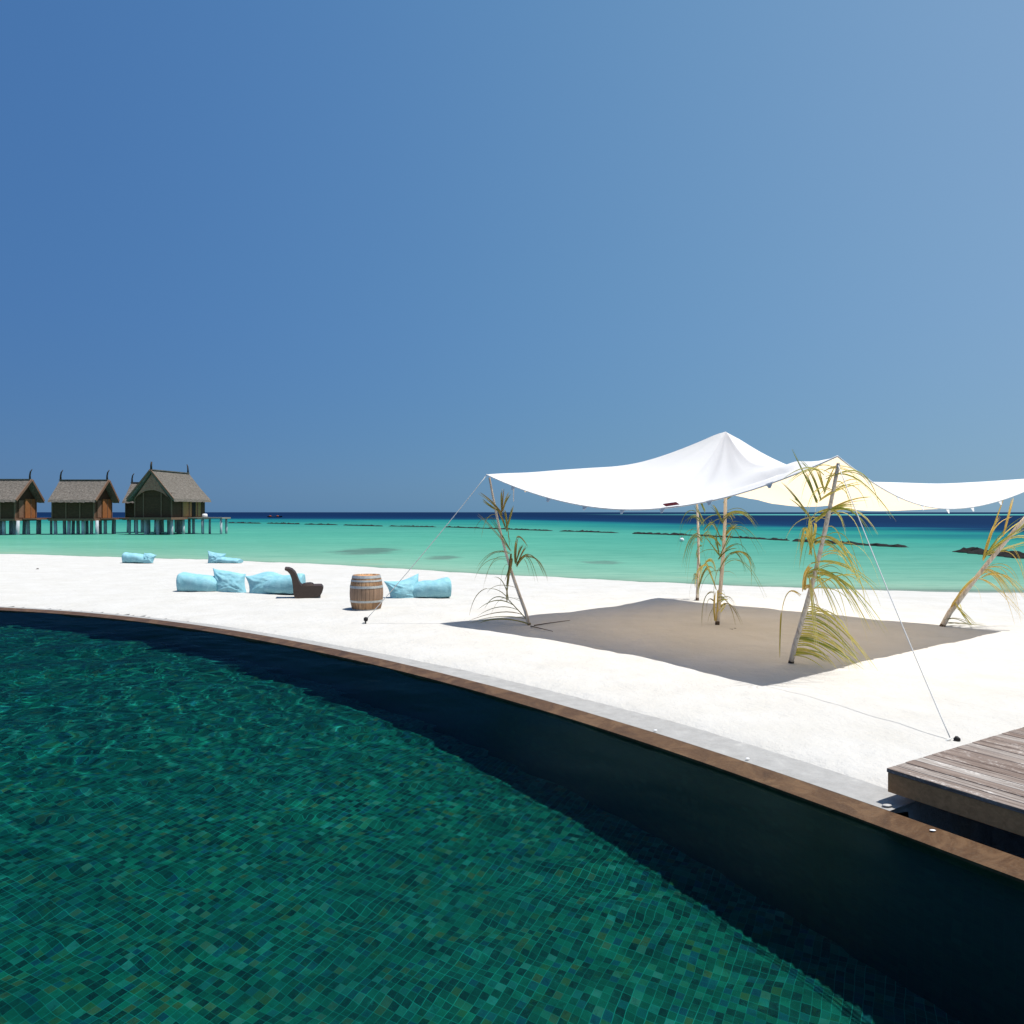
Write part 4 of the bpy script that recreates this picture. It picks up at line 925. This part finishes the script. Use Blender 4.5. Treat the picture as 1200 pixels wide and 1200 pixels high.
def big_villa(loc, rot):
    o = thing('water_villa', 'largest thatched water villa with its broad gable facing the beach', 'villa', loc, VG); L_ = Local(o, rot)
    # local: ridge along +x (away from the beach), gable wall at x=0 facing -x; left of the photo is +y
    fz = 2.30; hw = 2.8; ez = fz+2.75; rz = fz+6.25; D = 8.6
    m = MB(); gable_roof(m, -.5, D+.1, 0, hw+.45, rz, ez-.3, .34, flare=.1); roof = L_.build(m, 'roof', M['thatch'])
    m = MB()
    for s_ in (-1, 1): m.bar((-.58, s_*.05, rz-.08), (-.62, s_*(hw+.48), ez-.36), .12, .20)
    L_.build(m, 'barge_board', M['huttrim'], roof)
    m = MB(); m.bar((-.5, 0, rz+.0), (D, 0, rz+.0), .42, .12); L_.build(m, 'ridge_cap', M['thatch'], roof)
    m = MB(); m.tube([(-.35, 0, rz), (-.35, 0, rz+.6), (-.30, -.02, rz+1.05)], [.15, .13, .10], 6); L_.build(m, 'finial', M['finial'], roof, True)
    m = MB(); m.tube(horn((D-.1, 0, rz), Vector((.2, .45, 0)), 1.25), [.13, .11, .09, .05], 6); L_.build(m, 'finial', M['finial'], roof, True)
    # thatched gable panel with an arched lower edge
    zt = rz-.55; n = 16; vs = []; 
    for i in range(n+1):
        t = i/n*2-1; y = t*(hw-.25); top = lerp(zt, ez-.45, abs(t)); bot = ez-.30+1.15*(1-t*t)+.10*nz(i*1.7, 2., 5.)
        vs += [(-.25, y, top), (-.25, y, min(bot, top-.02)), (-.05, y, top), (-.05, y, min(bot, top-.02))]
    fs = []
    for i in range(n):
        q = i*4; fs += [(q, q+4, q+5, q+1), (q+2, q+3, q+7, q+6), (q+1, q+5, q+7, q+3), (q, q+2, q+6, q+4)]
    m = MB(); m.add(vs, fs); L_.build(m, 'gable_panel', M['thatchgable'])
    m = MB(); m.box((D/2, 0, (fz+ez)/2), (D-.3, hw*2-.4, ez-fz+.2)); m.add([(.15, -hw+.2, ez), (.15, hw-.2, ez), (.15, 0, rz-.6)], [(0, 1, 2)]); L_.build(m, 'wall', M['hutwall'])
    for y in (hw-.22, 1.35, -1.15, -hw+.22):
        m = MB(); m.bar((.10, y, fz), (.10, y, ez+.5), .12, .14, Vector((0, 1, 0))); L_.build(m, 'post', M['huttrim'])
    # right-hand side: dark bay, golden boards, doorway
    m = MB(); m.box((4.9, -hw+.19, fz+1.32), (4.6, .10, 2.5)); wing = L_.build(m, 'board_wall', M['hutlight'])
    m = MB(); m.box((5.35, -hw+.12, fz+1.1), (.95, .06, 2.1)); L_.build(m, 'doorway', M['gutter'], wing)
    for x in (2.55, 4.2, 6.3):
        m = MB(); m.bar((x, -hw+.12, fz), (x, -hw+.12, ez-.1), .14, .12, Vector((0, 1, 0))); L_.build(m, 'wall_post', M['huttrim'], wing)
    m = MB(); m.box((D/2-.2, 0, fz-.16), (D+.8, hw*2+.3, .3)); L_.build(m, 'floor_platform', M['huttrim'])
    m = MB(); m.box((4.5, -5.2, fz-.12), (2.4, 5.4, .18)); L_.build(m, 'sun_deck', M['platform'])
    rr = random.Random(6)
    for x in (.3, 3., 5.6, 8.):
        for y in (hw-.3, 1.2, -.5, -hw+.3):
            m = MB(); m.tube([(x+rr.uniform(-.1, .1), y, -1.), (x, y, fz-.28)], [.21, .19], 8); L_.build(m, 'stilt', M['stilt'], None, True)
    for x, y in ((3.6, -5.0), (5.4, -5.0), (3.6, -7.6), (5.4, -7.4)):
        m = MB(); m.tube([(x, y, -1.), (x, y, fz-.2)], [.17, .15], 8); L_.build(m, 'stilt', M['stilt'], None, True)
    return o
big_villa(at_sea(179, 100), R(90-7))
# white pod on the sun deck
p = at_sea(240, 104.5) + Vector((0, 0, 2.27))
m = MB(); m.lathe([(.001, 0), (.28, 0), (.36, .12), (.35, .36), (.25, .48), (.001, .5)], 20, p); tag(m.build('planter_pot', M['white'], loc=p, smooth=True), 'small rounded white pot on the end deck of the largest villa', 'pot')
# boardwalks between the villas
def walkway(pa, pb, da, db, label):
    a = at_sea(pa, da) + Vector((0, 0, 2.12)); b = at_sea(pb, db)+Vector((0, 0, 2.12)); o = thing('boardwalk', label, 'boardwalk', (a.x, a.y, SEA), 'boardwalks joining the villas')
    m = MB(); m.bar(a, b, 1.8, .2); m.build('walking_boards', M['huttrim'], o)
    m = MB()
    for t in (.2, .75):
        c_ = a.lerp(b, t); m = MB(); m.tube([(c_.x, c_.y, -2), (c_.x, c_.y, c_.z-.1)], .16, 8); m.build('stilt', M['stilt'], o, True)
walkway(42, 66, 104, 104, 'timber boardwalk linking the leftmost villa to the middle villa')
walkway(128, 160, 104, 104, 'timber boardwalk linking the middle villa to the largest villa')

# ------------------------------------------------------------------ breakwater of dark rocks
BW = [(268, 306, 613, 613.6, 'low'), (313, 351, 613.5, 614.3, 'low'), (357, 395, 614.6, 615.3, 'low'), (403, 448, 615.6, 616.8, 'low'), (456, 511, 616.8, 617.6, 'low'),
      (522, 646, 617.8, 622.2, 'low'), (656, 726, 622.6, 624.6, 'low'), (742, 812, 625.4, 627.6, 'mid'), (816, 925, 627.8, 633.6, 'low'), (930, 1061, 634.0, 641.5, 'mid'), (1128, 1225, 646.0, 656.0, 'high')]
BL = ['faint rock breakwater piece beside the end of the villa sun deck, farthest left of all', 'short faint rock breakwater piece, second from the villa sun deck', 'short dark rock breakwater piece, third from the villa sun deck', 'short dark rock breakwater piece, fourth from the villa sun deck',
      'rock breakwater piece ending at the left guy rope', 'rock breakwater piece behind the slim left tent pole', 'thin rock breakwater piece in open water below the left side of the tent', 'dark rock breakwater piece just left of the two middle tent poles', 'thin rock breakwater piece seen just right of the centre pole', 'long dark rock breakwater piece behind the front tent pole and its guy rope', 'thickest nearest rock breakwater piece behind the leaning right pole']
for k, ((xa, xb, ya, yb, hh), lb) in enumerate(zip(BW, BL)):
    a = at_sea(xa, 3*F/(ya-600)); b = at_sea(xb, 3*F/(yb-600)); Ln = (b-a).length; m = MB(); rr = random.Random(k+40)
    wd = {'low': .55, 'mid': .75, 'high': 1.0}[hh]; hgt = {'low': .20, 'mid': .25, 'high': .33}[hh]*min(1.6, max(1, a.y/140)); n = int(min(260, max(60, Ln*3)))
    dv = (b-a).normalized(); pv = Vector((-dv.y, dv.x, 0)); rows = []
    for i in range(n+1):
        t = i/n; q = t*Ln; env = min(1, (min(t, 1-t)*Ln/.9)**.5); off = .5*nz(q*.12, k*3.)
        hv = hgt*env*(.72 + .65*nz(q*.55, k*7.)+.75*nz(q*2.1, k*5.)); c_ = a.lerp(b, t) + pv*off; row = []
        for w_, z_ in ((-1.25, -.7), (-1., .18), (-.6, .75), (-.15, 1.), (.3, .9), (.75, .55), (1.1, .1), (1.3, -.7)):
            jj_ = 1+.6*nz(q*1.3, w_*2., k*4.); row.append(c_ + pv*(w_*wd*jj_*(.4+.6*env)) + Vector((0, 0, z_*hv*jj_ if z_ > 0 else z_)) + dv*.2*nz(q*2, w_*3, 1.))
        rows.append(row)
    m.grid(np.array([[tuple(v) for v in r_] for r_ in rows]))
    tag(m.build('rock_breakwater', M['rock'], loc=a), lb, 'breakwater', 'rock breakwater pieces across the lagoon')
# buoy
p = at_sea(799, 3*F/34.5)
o = thing('mooring_buoy', 'small white round buoy floating left of the back tent pole', 'buoy', p)
m = MB(); m.lathe([(.001, -.1), (.16, -.06), (.24, .1), (.22, .25), (.12, .36), (.001, .40)], 18, p); m.build('float', M['white'], o, smooth=True)
m = MB(); m.lathe([(.03, .36), (.07, .40), (.07, .46), (.03, .5), (.001, .5)], 10, p); m.build('mooring_eye', M['dark'], o, smooth=True)
# low boat far out
p = at_sea(322, 430); o = thing('small_boat', 'tiny low dark boat far out near the horizon', 'boat', p)
m = MB(); rows = []
for i in range(13):
    t = i/12*2-1; wd = 1.1*(1-t**4); zb = .1+.5*t*t
    rows.append([(p.x+t*4.2, p.y+wd*y_, p.z+(zb+.25 if abs(y_) > .6 else zb-.4)) for y_ in (-1, -.7, 0, .7, 1)])
m.grid(np.array(rows)); m.build('hull', M['barkdark'], o, smooth=True)
for dx in (-2.6, 1.6): m = MB(); m.box((p.x+dx, p.y, p.z+.75), (1.0, .8, .6)); bevel(m.build('cargo', M['orange'], o), .15)
